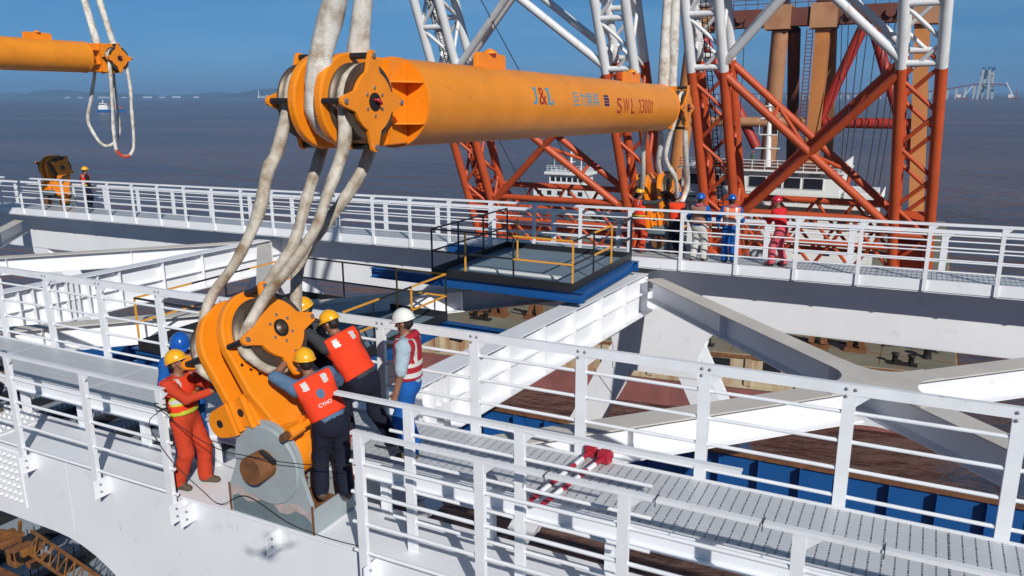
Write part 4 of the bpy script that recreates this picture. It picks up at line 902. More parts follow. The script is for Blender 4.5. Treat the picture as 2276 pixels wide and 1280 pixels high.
def mesh_from(verts, quads, name, parent, mats, mids, smooth=True):
    me = bpy.data.meshes.new(name); me.from_pydata(verts.tolist(), [], quads.tolist()); me.update()
    for m in mats: me.materials.append(m)
    me.polygons.foreach_set('material_index', mids.astype(np.int32)); me.polygons.foreach_set('use_smooth', [smooth] * len(quads))
    o = bpy.data.objects.new(name, me); COL.objects.link(o); o.parent = parent; return o
def fold_noise(X, Y, Z, cell, seed):
    """smooth random field, about -0.5..0.5, for creases in cloth"""
    g = np.random.RandomState(seed).rand(24, 24, 48) - 0.5; c = [(X / cell[0]) + 40, (Y / cell[1]) + 40, (Z / cell[2]) + 90]; out = 0
    i0 = [np.floor(a).astype(int) for a in c]; f = [a - b for a, b in zip(c, i0)]; f = [a * a * (3 - 2 * a) for a in f]
    for i in (0, 1):
        for j in (0, 1):
            for k in (0, 1): out = out + g[(i0[0] + i) % 24, (i0[1] + j) % 24, (i0[2] + k) % 48] * (f[0] if i else 1 - f[0]) * (f[1] if j else 1 - f[1]) * (f[2] if k else 1 - f[2])
    return out
def ik(a, c, l1, l2, hint):
    a, c = np.array(a, float), np.array(c, float); d = c - a; L = np.linalg.norm(d); mx = (l1 + l2) * 0.995
    if L > mx: c = a + d * mx / L; d = c - a; L = mx
    x = (l1 * l1 - l2 * l2 + L * L) / (2 * L); y = math.sqrt(max(l1 * l1 - x * x, 0)); u = d / L; hnt = np.array(hint, float); hnt = hnt - u * (hnt @ u); hnt /= np.linalg.norm(hnt) + 1e-9
    return a + u * x + hnt * y, c
def person(label, loc, yaw, helmet, shirt, legs, vest=None, boots=BOOT, pelvis=(0, 0, 0.93), neck=(0, 0, 1.44), twist=0.0, wl=None, wr=None, al=None, ar=None, head=(0.0, 0.0),
           sleeve='long', stripes='none', h=0.016, scale=1.0, gloves=False, hood=None, trouser_stripe=None, visor=False, vest_len=0.06, curl=0.5, print_=False):
    """local frame: +Y ahead, +X to the person's right, origin on the floor between the feet"""
    t = thing('person', label, 'person', loc, rot=(0, 0, yaw)); t.scale = (scale,) * 3
    A = lambda *v: np.array(v, float)
    pel, nk = A(*pelvis), A(*neck); sp = nk - pel; Ls = np.linalg.norm(sp); up = sp / Ls
    side = A(math.cos(twist), math.sin(twist), 0); side -= up * (side @ up); side /= np.linalg.norm(side); fwd = np.cross(up, side)
    hip = A(1, 0, 0)
    shl, shr = nk - up * 0.055 - side * 0.185, nk - up * 0.055 + side * 0.185
    wl = A(*(wl if wl is not None else (-0.27, 0.06, 0.86))); wr = A(*(wr if wr is not None else (0.27, 0.06, 0.86)))
    al = A(*(al if al is not None else (-0.11, -0.02, 0.09))); ar = A(*(ar if ar is not None else (0.11, 0.0, 0.09)))
    ell, wl = ik(shl, wl, 0.285, 0.255, -fwd * 0.6 - side * 0.6 - A(0, 0, 0.5)); elr, wr = ik(shr, wr, 0.285, 0.255, -fwd * 0.6 + side * 0.6 - A(0, 0, 0.5))
    hl, hr = pel + A(-0.095, 0, -0.02), pel + A(0.095, 0, -0.02)
    knl, al = ik(hl, al, 0.43, 0.42, (0, 1, 0)); knr, ar = ik(hr, ar, 0.43, 0.42, (0, 1, 0))
    hy, hp = head; hf = A(-math.sin(hy) * math.cos(hp), math.cos(hy) * math.cos(hp), math.sin(hp))
    hc = nk + up * 0.10 + A(0, 0, 0.075) + hf * 0.03; hs = np.cross(hf, A(0, 0, 1)); hs /= np.linalg.norm(hs); hu = np.cross(hs, hf)
    pts = np.array([pel, nk, shl, shr, ell, elr, wl, wr, knl, knr, al, ar, hc]); lo = pts.min(0) - 0.26; hi = pts.max(0) + 0.26; lo[2] = min(lo[2], -0.05)
    F = Field(lo, hi, h)
    SK, SH, TR, BO, HA, GL = 0, 1, 2, 3, 4, 5
    fs = (fwd, 1.28)
    # torso
    F.add(pel + up * 0.05, pel + up * (Ls * 0.45), 0.165, 0.165, SH, 0.05, fs); F.add(pel + up * (Ls * 0.45), nk - up * 0.16, 0.165, 0.175, SH, 0.06, fs)
    F.add(shl, shr, 0.082, 0.082, SH, 0.09); F.add(pel - up * 0.03 + side * 0.0, pel + up * 0.03, 0.168, 0.16, TR, 0.06, fs)
    T = F.D.copy()
    # legs, boots
    for hh, kn, an, s_ in ((hl, knl, al, -1), (hr, knr, ar, 1)):
        F.add(hh, kn, 0.112, 0.092, TR, 0.05); F.add(kn, an + A(0, 0, 0.03), 0.092, 0.088, TR, 0.04)
        F.add(an + A(0, -0.035, -0.035), an + A(0.02 * s_, 0.15, -0.05), 0.055, 0.042, BO, 0.03)
        F.add(an + A(0, 0, 0.0), an + A(0, 0, -0.03), 0.058, 0.056, BO, 0.02)
    Fa = Field(lo, hi, h)
    for sh, el, wr_, s_ in ((shl, ell, wl, -1), (shr, elr, wr, 1)):
        F.add(sh, el, 0.075, 0.060, SH, 0.05); Fa.add(sh + (el - sh) * 0.12, el, 0.09, 0.065, 0)
        lo_id = SK if sleeve == 'short' else SH
        F.add(el, wr_, 0.055 if lo_id == SH else 0.048, 0.046 if lo_id == SH else 0.034, lo_id, 0.03)
        if sleeve == 'short': F.add(sh, sh + (el - sh) * 0.85, 0.080, 0.070, SH, 0.03)
        # hand: palm, four unequal fingers, thumb
        d = (wr_ - el); d /= np.linalg.norm(d); inn = -side * s_; nrm = np.cross(d, inn); nrm /= np.linalg.norm(nrm) + 1e-9; acr = np.cross(nrm, d)
        hid = GL if gloves else SK
        pc = wr_ + d * 0.05; F.add(wr_ + d * 0.01, wr_ + d * 0.085, 0.032, 0.036, hid, 0.025, (inn, 1.5))
        palm_n = inn
        wdir = np.cross(d, palm_n); wdir /= np.linalg.norm(wdir) + 1e-9
        for q, (off, ln) in enumerate(((-0.030, 0.062), (-0.010, 0.075), (0.010, 0.072), (0.029, 0.055))):
            b0 = wr_ + d * 0.095 + wdir * off; b1 = b0 + (d * math.cos(curl * 0.7) + palm_n * math.sin(curl * 0.7)) * ln * 0.55; b2 = b1 + (d * math.cos(curl * 1.7) + palm_n * math.sin(curl * 1.7)) * ln * 0.55
            F.add(b0, b1, 0.0125, 0.0115, hid, 0.008); F.add(b1, b2, 0.0115, 0.0105, hid, 0.008)
        th = fwd if abs(fwd @ wdir) > 0.3 else up; sg = 1 if th @ wdir > 0 else -1
        b0 = wr_ + d * 0.03 + wdir * sg * 0.03; b1 = b0 + (d * 0.7 + wdir * sg * 0.55 + palm_n * 0.35) * 0.045; F.add(b0, b1, 0.016, 0.014, hid, 0.012); F.add(b1, b1 + (d * 0.9 + palm_n * 0.45) * 0.035, 0.013, 0.011, hid, 0.008)
    # neck and head
    F.add(nk - up * 0.04, hc - hu * 0.05, 0.058, 0.055, SK, 0.03)
    F.add(hc + hu * 0.015 - hf * 0.012, hc + hu * 0.02 + hf * 0.012, 0.088, 0.086, SK, 0.03, (hs, 1.18)); F.add(hc - hu * 0.03 + hf * 0.02, hc - hu * 0.085 + hf * 0.045, 0.066, 0.042, SK, 0.04, (hs, 1.1))
    F.add(hc + hf * 0.085 + hu * 0.0, hc + hf * 0.112 - hu * 0.032, 0.012, 0.017, SK, 0.012)
    F.add(hc + hf * 0.088 + hu * 0.028 - hs * 0.04, hc + hf * 0.088 + hu * 0.028 + hs * 0.04, 0.013, 0.013, SK, 0.02)
    F.add(hc + hf * 0.086 - hu * 0.062 - hs * 0.018, hc + hf * 0.086 - hu * 0.062 + hs * 0.018, 0.010, 0.010, SK, 0.012)
    for s_ in (-1, 1): F.add(hc + hs * s_ * 0.078 - hf * 0.012 + hu * 0.018, hc + hs * s_ * 0.082 - hf * 0.016 - hu * 0.022, 0.016, 0.013, SK, 0.012)
    F.add(hc - hf * 0.045 + hu * 0.03, hc - hf * 0.05 - hu * 0.01, 0.074, 0.066, HA, 0.02)
    # creases in the cloth
    X, Y, Z = np.meshgrid(*F.ax, indexing='ij')
    wr0 = fold_noise(X, Y, Z, (0.11, 0.11, 0.055), 1) + 0.6 * fold_noise(X, Y, Z, (0.05, 0.05, 0.032), 2); isc = (F.id == SH) | (F.id == TR)
    F.D += np.where(isc, 0.011 * wr0, 0)
    vv, qq = surface_nets(F.D, F.lo, h)
    cen = vv[qq].mean(1); gi = np.clip(np.round((cen - F.lo) / h).astype(int), 0, np.array(F.D.shape) - 1); ids = F.id[gi[:, 0], gi[:, 1], gi[:, 2]].copy()
    for s_ in (-1, 1):
        e = hc + hf * 0.088 + hu * 0.008 + hs * s_ * 0.034; ids[np.linalg.norm(cen - e, axis=1) < 0.017] = 6
    body = mesh_from(vv, qq, 'body', t, [SKIN, shirt, legs, boots, HAIR, GLOVE, EYE], ids)
    if trouser_stripe is not None:
        def out_(p_, r): return p_ + A(1, 0, 0) * r
        MB().tube(catmull([out_(hr + A(0, 0, 0.02), 0.100), out_((hr + knr) / 2, 0.098), out_(knr, 0.088), out_((knr + ar) / 2, 0.086), out_(ar + A(0, 0, 0.04), 0.082)], 5), 0.013, 6).build('side_stripe', trouser_stripe, t, org=(0, 0, 0))
    # vest as a shell over the torso
    if vest is not None:
        P = np.stack([X, Y, Z], -1); tt = (P - pel) @ up; sd = (P - pel) @ side; fd = (P - pel) @ fwd
        B = T - 0.030 + 0.012 * fold_noise(X, Y, Z, (0.13, 0.13, 0.08), 5)
        B = np.maximum(B, -(tt - vest_len)); B = np.maximum(B, tt - (Ls + 0.015)); B = np.maximum(B, 0.020 - Fa.D if False else -(Fa.D - 0.004))
        B = np.maximum(B, np.abs(sd) - 0.215)
        nd = np.linalg.norm(P - (nk - up * 0.02 + fwd * 0.02), axis=-1) - 0.075; B = np.maximum(B, -nd)
        vv, qq = surface_nets(B, F.lo, h); cen = vv[qq].mean(1); tc = (cen - pel) @ up; sc_ = (cen - pel) @ side; fc = (cen - pel) @ fwd
        mm = np.zeros(len(qq), int)
        if stripes == 'bands': mm[((tc > 0.10) & (tc < 0.15)) | ((tc > 0.22) & (tc < 0.27))] = 1; mm[(np.abs(np.abs(sc_) - 0.13) < 0.024) & (tc > 0.27)] = 1
        if stripes == 'patch': mm[(np.abs(np.abs(sc_) - 0.115) < 0.032) & (np.abs(tc - Ls * 0.86) < 0.05)] = 1
        if stripes == 'lime': mm[(tc < 0.11)] = 2; mm[(tc > 0.19) & (tc < 0.30) & (fc > 0)] = 2; mm[(tc > 0.22) & (tc < 0.27) & (fc > 0)] = 1; mm[(np.abs(np.abs(sc_) - 0.13) < 0.022) & (tc > Ls * 0.78)] = 1
        if stripes == 'vertical': mm[(np.abs(np.abs(sc_) - 0.11) < 0.025)] = 1; mm[(tc > 0.16) & (tc < 0.21)] = 1
        vo = mesh_from(vv, qq, 'vest', t, [vest, SILVER, LIME], mm)
        if print_:
            q0 = pel + up * 0.20 - fwd * 0.20
            vs_, fs_ = text_mesh('CYHO', -0.075, 0.075, -0.02, 0.02); bm_ = bpy.data.meshes.new('back_print')
            # lettering lies on the back of the vest
            kd = [(np.array(q0) + side * u + up * v) for u, v in vs_]
            out = []
            for p_ in kd:
                lat = (p_ - pel) @ side; ht = (p_ - pel) @ up; sel = np.argmin((sc_ - lat) ** 2 + (tc - ht) ** 2 + np.where(fc < 0, 0, 9)); out.append(tuple(pel + side * lat + up * ht + fwd * (fc[sel] - 0.006)))
            bm_.from_pydata(out, [], fs_); bm_.materials.append(WHITEL); bo = bpy.data.objects.new('back_print', bm_); COL.objects.link(bo); bo.parent = vo
            hole = pel + up * (Ls * 0.62)
            m_ = MB(); ring = []
            for k in range(14):
                a = 2 * math.pi * k / 14; lat, ht = 0.045 * math.cos(a), Ls * 0.60 + 0.055 * math.sin(a); sel = np.argmin((sc_ - lat) ** 2 + (tc - ht) ** 2 + np.where(fc < 0, 0, 9)); ring.append(tuple(pel + side * lat + up * ht + fwd * (fc[sel] - 0.006)))
            m_.add(ring, [tuple(range(14))]).build('cut_out', shirt, vo, org=(0, 0, 0))
    if hood is not None:
        MB().tube([nk + side * 0.11 + fwd * 0.09 - up * 0.12, nk + side * 0.115 + fwd * 0.03 - up * 0.02, nk + side * 0.07 - fwd * 0.08 + up * 0.03, nk - fwd * 0.105 + up * 0.035, nk - side * 0.07 - fwd * 0.08 + up * 0.03, nk - side * 0.115 + fwd * 0.03 - up * 0.02, nk - side * 0.11 + fwd * 0.09 - up * 0.12], [0.035, 0.04, 0.045, 0.05, 0.045, 0.04, 0.035], 10).build('collar', hood, t, org=(0, 0, 0))
    # helmet: dome, ridge, brim
    m = MB(); n, rows = 28, 9; vs = []; fsx = []
    hc2 = hc + hu * 0.045 - hf * 0.006
    for r in range(rows + 1):
        ph = R_(90) * r / rows; rr = math.cos(ph); zz = math.sin(ph)
        for k in range(n):
            a = 2 * math.pi * k / n; ridge = 1 + 0.035 * math.exp(-(math.sin(a) * rr / 0.16) ** 2) * (rr if zz < 0.6 else 1) * (zz > 0.15)
            vs.append(hc2 + hf * (0.132 * rr * math.cos(a)) + hs * (0.112 * rr * math.sin(a)) + hu * (0.122 * zz * ridge))
    for r in range(rows):
        for k in range(n): fsx.append((r * n + k, r * n + (k + 1) % n, (r + 1) * n + (k + 1) % n, (r + 1) * n + k))
    m.add(vs, fsx, True); hel = m.build('helmet', helmet, t, org=(0, 0, 0))
    m = MB(); vs = []
    for k in range(n):
        a = 2 * math.pi * k / n; pk = max(0, math.cos(a)) ** 2
        for (f1, f2, z) in ((0.130, 0.110, 0.004), (0.140 + 0.045 * pk, 0.122 + 0.01 * pk, -0.010 - 0.012 * pk), (0.138 + 0.045 * pk, 0.120 + 0.01 * pk, -0.016 - 0.012 * pk), (0.128, 0.108, -0.004)):
            vs.append(hc2 + hf * (f1 * math.cos(a)) + hs * (f2 * math.sin(a)) + hu * z)
    fsx = [(4 * k + j, 4 * k + (j + 1) % 4, 4 * ((k + 1) % n) + (j + 1) % 4, 4 * ((k + 1) % n) + j) for k in range(n) for j in range(4)]
    m.add(vs, fsx, True); m.build('brim', helmet, hel, org=(0, 0, 0))
    if visor: MB().tube([hc2 - hs * 0.118 + hf * 0.03 + hu * 0.03, hc2 - hs * 0.07 + hf * 0.115 + hu * 0.03, hc2 + hf * 0.143 + hu * 0.03, hc2 + hs * 0.07 + hf * 0.115 + hu * 0.03, hc2 + hs * 0.118 + hf * 0.03 + hu * 0.03], 0.012, 8).build('goggle_strap', BLACK, hel, org=(0, 0, 0))
    MB().tube([hc + hs * 0.085 + hu * 0.04, hc + hs * 0.075 - hu * 0.06 + hf * 0.03, hc - hu * 0.128 + hf * 0.04, hc - hs * 0.075 - hu * 0.06 + hf * 0.03, hc - hs * 0.085 + hu * 0.04], 0.004, 6).build('chin_strap', BLACK, hel, org=(0, 0, 0))
    return t
Z0 = lambda x: zs(x)
RT90 = R_(-90)
# near group
person('worker in orange coverall, lime banded vest and yellow helmet reaching up to the near block', (-2.16, 0.28, Z0(-2.1)), R_(-78), H_YEL, CORAL, CORAL, HIVIS, stripes='lime', neck=(0.0, -0.06, 1.43), pelvis=(0, -0.02, 0.93), wl=(-0.06, 0.40, 1.40), wr=(0.06, 0.40, 1.30), al=(-0.12, 0.10, 0.09), ar=(0.13, -0.10, 0.09), head=(R_(12), R_(22)), h=0.014, curl=0.9)
person('worker in blue coverall and blue helmet standing behind the orange coverall', (-2.56, 0.64, Z0(-2.5) + 0.0), R_(-125), H_BLUE, BLUEC, BLUEC, ROSE, boots=BOOTB, neck=(0, 0.02, 1.45), wl=(-0.15, 0.28, 1.15), wr=(0.12, 0.34, 1.20), head=(R_(-8), R_(-22)), h=0.016, hood=ROSE, scale=1.05)
person('worker in navy trousers leaning at the near block with printed orange vest back to us', (0.03, 0.38, Z0(0) + 0.30), R_(50), H_YEL, DENIM, NAVY, HIVIS, stripes='patch', pelvis=(0.02, -0.03, 0.94), neck=(-0.15, 0.17, 1.40), wl=(-0.36, 0.42, 1.54), wr=(-0.02, 0.50, 1.28), al=(-0.13, 0.03, 0.09), ar=(0.13, -0.08, 0.09), head=(R_(12), R_(-4)), sleeve='short', h=0.014, trouser_stripe=CORAL, print_=True, curl=1.0)
person('worker in charcoal jacket and yellow helmet with goggles leaning over the near block', (-0.10, 1.12, 0.69), R_(62), H_YEL, CHAR, NAVY, HIVIS, stripes='patch', pelvis=(0.02, -0.02, 0.76), neck=(-0.16, 0.27, 1.25), wl=(-0.62, 0.80, 1.55), wr=(0.02, 0.52, 0.92), al=(-0.13, 0.16, 0.09), ar=(0.20, -0.34, 0.09), head=(R_(28), R_(-24)), h=0.014, visor=True, gloves=True, trouser_stripe=OFFW)
person('bystander in white helmet, crimson vest and blue trousers on the near walkway', (0.69, 0.99, 0.70), R_(112), H_WHITE, PALE, BLUEC, CRIM, stripes='bands', sleeve='short', neck=(0, 0.01, 1.46), wl=(-0.25, 0.10, 0.86), wr=(0.26, 0.06, 0.86), head=(R_(-14), R_(-12)), h=0.014, hood=CRIM, boots=BOOT, scale=0.97)
person('worker mostly hidden behind the near block with only the yellow helmet showing', (-1.06, 1.50, 0.68), R_(150), H_YEL, CHAR, NAVY, None, neck=(0, 0.10, 1.27), pelvis=(0, -0.05, 0.83), al=(-0.13, 0.1, 0.09), ar=(0.13, 0.1, 0.09), wl=(-0.15, 0.4, 1.2), wr=(0.15, 0.4, 1.2), head=(0, R_(-20)), h=0.02)
person('crouching worker in red helmet at the extreme left edge of the near chord', (-7.08, 0.45, Z0(-7)), R_(-80), H_RED, CHAR, NAVY, None, pelvis=(0, -0.1, 0.60), neck=(0, 0.08, 1.08), al=(-0.13, 0.1, 0.09), ar=(0.13, -0.25, 0.12), wl=(-0.2, 0.4, 0.7), wr=(0.2, 0.4, 0.7), head=(0, R_(-15)), h=0.02)
# far group on the opposite walkway
FZ = 0.46
person('far worker in orange coverall and yellow helmet raising an arm to the far block', (-1.30, 14.85, FZ), R_(-35), H_YEL, CHAR, CORAL, HIVIS, stripes='lime', wl=(-0.20, 0.35, 1.15), wr=(0.38, 0.46, 1.46), h=0.019, al=(-0.16, 0, 0.09), ar=(0.17, 0.0, 0.09))
person('far worker in orange vest and blue helmet half hidden beside the far block', (-0.28, 14.98, FZ), R_(15), H_BLUE, CHAR, NAVY, HIVIS, wl=(-0.25, 0.4, 1.2), wr=(0.25, 0.4, 1.2), h=0.02, scale=0.97)
person('far worker in off white trousers, tan vest and blue helmet', (0.52, 14.30, FZ), R_(-12), H_BLUE, BLUEC, OFFW, TAN, sleeve='short', stripes='none', hood=ROSE, wl=(-0.27, 0.1, 0.9), wr=(0.30, 0.05, 0.88), h=0.019, al=(-0.12, -0.05, 0.09), ar=(0.12, 0.08, 0.09))
person('far worker in blue coverall with peach striped vest and blue helmet', (1.30, 14.42, FZ), R_(18), H_BLUE, BLUEC, BLUEC, PEACH, stripes='vertical', hood=ROSE, h=0.019, boots=BOOTB, wl=(-0.30, 0.08, 0.95), wr=(0.24, 0.2, 0.95), head=(R_(8), R_(-10)))
person('far worker in red coverall and red helmet with arms crossed at chest', (2.52, 14.42, FZ + 0.03), R_(70), H_RED, REDC, PINKC, None, pelvis=(0, -0.04, 0.93), neck=(0, 0.08, 1.43), wl=(-0.05, 0.38, 1.18), wr=(0.06, 0.36, 1.16), head=(R_(35), R_(-15)), h=0.019, al=(-0.12, 0.12, 0.09), ar=(0.12, -0.10, 0.09), visor=True)
person('lone worker in orange and lime vest and yellow helmet on the far left walkway', (-25.3, 15.05, FZ + zs(-25.3)), R_(-15), H_YEL, NAVY, NAVY, HIVIS, stripes='lime', wl=(-0.34, 0.1, 1.0), wr=(0.3, 0.1, 0.95), h=0.022, boots=BOOTB)
# ------------------------------------------------------------------ crane booms
UB = V(-0.040, -0.385, 0.922).normalized(); NB = V(0, 0.923, 0.385).normalized()
S_PAINT = 2.6
def bpnt(x, s_, n): return V(x, 66, 4.7) + UB * s_ + NB * n
def boom_tube(t, name, a, b, r, n=10):
    """a, b = (x, s, n); split at the paint line"""
    sa, sb = a[1], b[1]
    if (sa - S_PAINT) * (sb - S_PAINT) < -1e-6:
        k = (S_PAINT - sa) / (sb - sa); c = tuple(a[i] + (b[i] - a[i]) * k for i in range(3))
        boom_tube(t, name, a, c, r, n); boom_tube(t, name, c, b, r, n); return
    mt = CRANE_W if (sa + sb) / 2 > S_PAINT else CRANE_O
    MB().cyl(bpnt(*a), bpnt(*b), r, n).build(name, mt, t)
def boom(label, xl, xr, ladder):
    t = thing('crane_boom', label, 'crane boom', bpnt((xl + xr) / 2, -21, 0), 'lattice booms of the crane vessel')
    S0, S1, hw = -20.5, 21.0, 1.38
    for xc in (xl, xr):
        for dx in (-hw, hw):
            for dn in (-hw, hw): boom_tube(t, 'chord', (xc + dx, S0, dn), (xc + dx, S1, dn), 0.43, 14)
        st = 2.85; k = 0; s_ = -18.2
        while s_ < 18:
            e = s_ + st
            for f in range(4):
                fl = 1 if (k + f) % 2 else -1
                if f == 0: a, b = (xc - hw * fl, s_, -hw), (xc + hw * fl, e, -hw)
                elif f == 1: a, b = (xc - hw * fl, s_, hw), (xc + hw * fl, e, hw)
                elif f == 2: a, b = (xc - hw, s_, -hw * fl), (xc - hw, e, hw * fl)
                else: a, b = (xc + hw, s_, -hw * fl), (xc + hw, e, hw * fl)
                boom_tube(t, 'lacing', a, b, 0.17, 8)
            s_ = e; k += 1
        for s2 in (S_PAINT + 0.35, 7.5):
            for dn in (-hw, hw): boom_tube(t, 'tie', (xc - hw, s2, dn), (xc + hw, s2, dn), 0.26, 10)
        # foot box
        m = MB(); vs = []
        for s2, w in ((-19.6, 1.9), (-13.6, 1.55)): vs += [bpnt(xc - w, s2, -0.7), bpnt(xc + w, s2, -0.7), bpnt(xc + w, s2, 0.7), bpnt(xc - w, s2, 0.7)]
        m.add(vs, [(0, 1, 2, 3), (7, 6, 5, 4), (0, 4, 5, 1), (1, 5, 6, 2), (2, 6, 7, 3), (3, 7, 4, 0)]).build('foot_plate', CRANE_O, t)
        MB().cyl(bpnt(xc - 1.2, -12.4, -hw), bpnt(xc + 1.2, -12.4, -hw), 0.3).build('pivot_bar', CRANE_O, t)
        MB().beam(bpnt(xc, -11.4, 0), bpnt(xc, -12.9, 0), 3.6, 2.2, NB).build('collar_box', CRANE_O, t)
    A, B = xl + hw, xr - hw
    for dn, r in ((-hw, 0.36), (hw, 0.33)):
        boom_tube(t, 'cross_brace', (A, 2.3, dn), (B, -12.0, dn), r, 12); boom_tube(t, 'cross_brace', (B, 2.3, dn), (A, -12.0, dn), r, 12)
        boom_tube(t, 'cross_brace', (A, 3.2, dn), (B, 17.5, dn), r, 12); boom_tube(t, 'cross_brace', (B, 3.2, dn), (A, 17.5, dn), r, 12)
        for s2 in (-11.0, -13.8, -16.4): boom_tube(t, 'horizontal', (A, s2, dn), (B, s2, dn), 0.30, 10)
        n = 8
        for k in range(n):
            x0 = A + (B - A) * k / n; x1 = A + (B - A) * (k + 1) / n
            for lo_, hi_ in ((-13.8, -11.0), (-16.4, -13.8)):
                a, b = ((x0, lo_), (x1, hi_)) if (k + (lo_ < -15)) % 2 else ((x0, hi_), (x1, lo_)); boom_tube(t, 'lacing', (a[0], a[1], dn), (b[0], b[1], dn), 0.16, 8)
    w = (B - A)
    for fx, sx in ((0.28, -1.75), (0.72, -1.75), (0.28, -7.95), (0.72, -7.95)):       # struts between front and back faces
        boom_tube(t, 'spacer_tube', (A + w * fx, sx, -hw), (A + w * fx, sx, hw), 0.17, 8)
    for fx in (0.28, 0.72):
        boom_tube(t, 'secondary_brace', (A + w * fx, -1.75, hw), (A + w * 0.5, -4.85, -hw), 0.17, 8); boom_tube(t, 'secondary_brace', (A + w * fx, -7.95, hw), (A + w * 0.5, -4.85, -hw), 0.17, 8)
    if ladder:
        m = MB(); lx = xl - 0.15
        for dx in (-0.22, 0.22): m.cyl(bpnt(lx + dx, -14, -0.3), bpnt(lx + dx, 20, -0.3), 0.05, 6)
        s2 = -13.8
        while s2 < 20: m.cyl(bpnt(lx - 0.22, s2, -0.3), bpnt(lx + 0.22, s2, -0.3), 0.035, 6); s2 += 0.42
        for k in range(40):
            s2 = -13 + 0.82 * k; pts = [bpnt(lx + 0.42 * math.cos(R_(a)), s2, -0.3 - 0.75 * math.sin(R_(a))) for a in range(0, 181, 30)]; m.tube(pts, 0.03, 5)
        tag(m.build('caged_ladder', DARK, t), kind='stuff')
    return t
boom('white and orange lattice crane boom at the right with the ship behind it', -11.75, 4.55, True)
boom('white and orange lattice crane boom at centre behind the main lifting beam', -38.0, -19.6, True)

# ------------------------------------------------------------------ A-frame gantry of the crane vessel
g = thing('crane_gantry', 'ochre and red A-frame gantry tower standing behind the right boom', 'gantry', (-9, 98, -15))
MB().box(-22.3, 4.6, 97.2, 99.4, 12.55, 14.6).build('head_beam', BROWNRED, g)
for x0, x1 in ((-22.8, -20.2), (-13.6, -10.6), (-8.4, -5.4), (2.4, 5.2)):
    hb = MB().box(x0, x1, 96.9, 99.7, 12.2, 15.0).build('head_block', GANTRY, g)
    MB().box(x0 + 0.5, x1 - 0.5, 97.3, 99.3, 15.001, 16.0).build('sheave_box', DARK, hb, org=g['_org'])
for x in (-19, -16.5, -4.0, -2.6, -1.2, 0.2, 1.4):
    MB().lathe([(0, 0.55), (0.4, 0.55)], (x, 97.15, 13.6), (0, -1, 0), 16).build('sheave', BROWNRED, g)
MB().cyl((-22.3, 98.3, 12.2), (-24.6, 98, -15), 1.15, 20).build('column', GANTRY2, g)
MB().cyl((-11.9, 98.3, 12.2), (-13.2, 103, -15), 1.0, 20).build('column', GANTRY, g)
MB().cyl((-10.4, 99.2, 12.2), (-11.6, 118, -15), 0.75, 20).build('column', BROWNRED, g)
c2 = MB().beam((-7.0, 98.3, 12.2), (-7.2, 100, -15), 1.6, 1.6, (0, 1, 0)).build('column', GANTRY2, g)
MB().beam((-6.2, 99.9, 12.2), (-6.3, 116, -15), 1.1, 1.1, (0, 1, 0)).build('column', GANTRY, g)
MB().beam((3.5, 98.3, 12.2), (5.6, 98, -15), 1.6, 1.6, (0, 1, 0)).build('column', GANTRY2, g)
for a, b in (((-2.6, 98.2, 12.2), (-8.6, 99.5, -4)), ((-1.6, 98.2, 12.2), (4.6, 98.4, -4.5)), ((-21.5, 98.2, 12.0), (-14.0, 99.5, -2))): MB().cyl(a, b, 0.62, 14).build('strut', CRANE_R, g)
MB().cyl((-23.0, 98.1, 1.2), (-8.2, 98.9, 1.2), 0.62, 14).build('cross_tube', GANTRY, g); MB().cyl((-6.1, 98.9, 1.2), (4.2, 98.2, 1.2), 0.62, 14).build('cross_tube', CRANE_R, g)
m = MB()
for dx in (-0.35, 0.35): m.cyl((-8.3 + dx, 97.1, 12), (-8.5 + dx, 98.8, -14), 0.07, 6)
for k in range(60): z = 12 - 0.43 * k; y = 97.1 + (12 - z) * 0.0654; m.cyl((-8.65 - (12 - z) * .008, y, z), (-7.95 - (12 - z) * .008, y, z), 0.05, 5)
tag(m.build('ladder', BROWNRED, g), kind='stuff')
m = MB()
for k in range(19): m.cyl((-21.8 + 1.45 * k, 97.3, 14.61), (-21.8 + 1.45 * k, 97.3, 15.7), 0.05, 5)
for z in (15.2, 15.7): m.cyl((-21.8, 97.3, z), (4.3, 97.3, z), 0.05, 5)
m.build('top_railing', BROWNRED, g)
WX = [(-18.3, -17.6, -14), (-17.2, -16.8, -14), (-15.9, -15.6, -14), (-4.9, -3.6, 0.5), (-4.2, -3.2, -13.5), (-2.9, -3.3, -13.5), (-2.0, -2.9, -13.5), (-1.0, -1.9, -13.5), (0.1, -0.8, -13.5), (0.8, 0.0, -13.5), (1.5, 0.6, -13.5), (2.2, 2.0, -13.5)]
for k, (xa, xb2, zb) in enumerate(WX):
    o = MB().tube(catmull([(xa, 97.0, 13.5), (0.5 * (xa + xb2) + 0.25, 95.5, 1.5), (xb2, 94, zb)], 6), 0.055, 6).build('hoist_wire', WIRE, g)
# two thin stays crossing in front of the centre boom
for k, (a, b) in enumerate((((-39.5, 60, 16), (-29.5, 72, -12)), ((-34.0, 58, 18), (-22.5, 74, -13)))):
    tag(MB().cyl(a, b, 0.045, 6).build('stay_wire', WIRE, org=a), ['thin dark stay wire left of the centre boom brace', 'thin dark stay wire crossing between the centre boom legs'][k], 'wire')

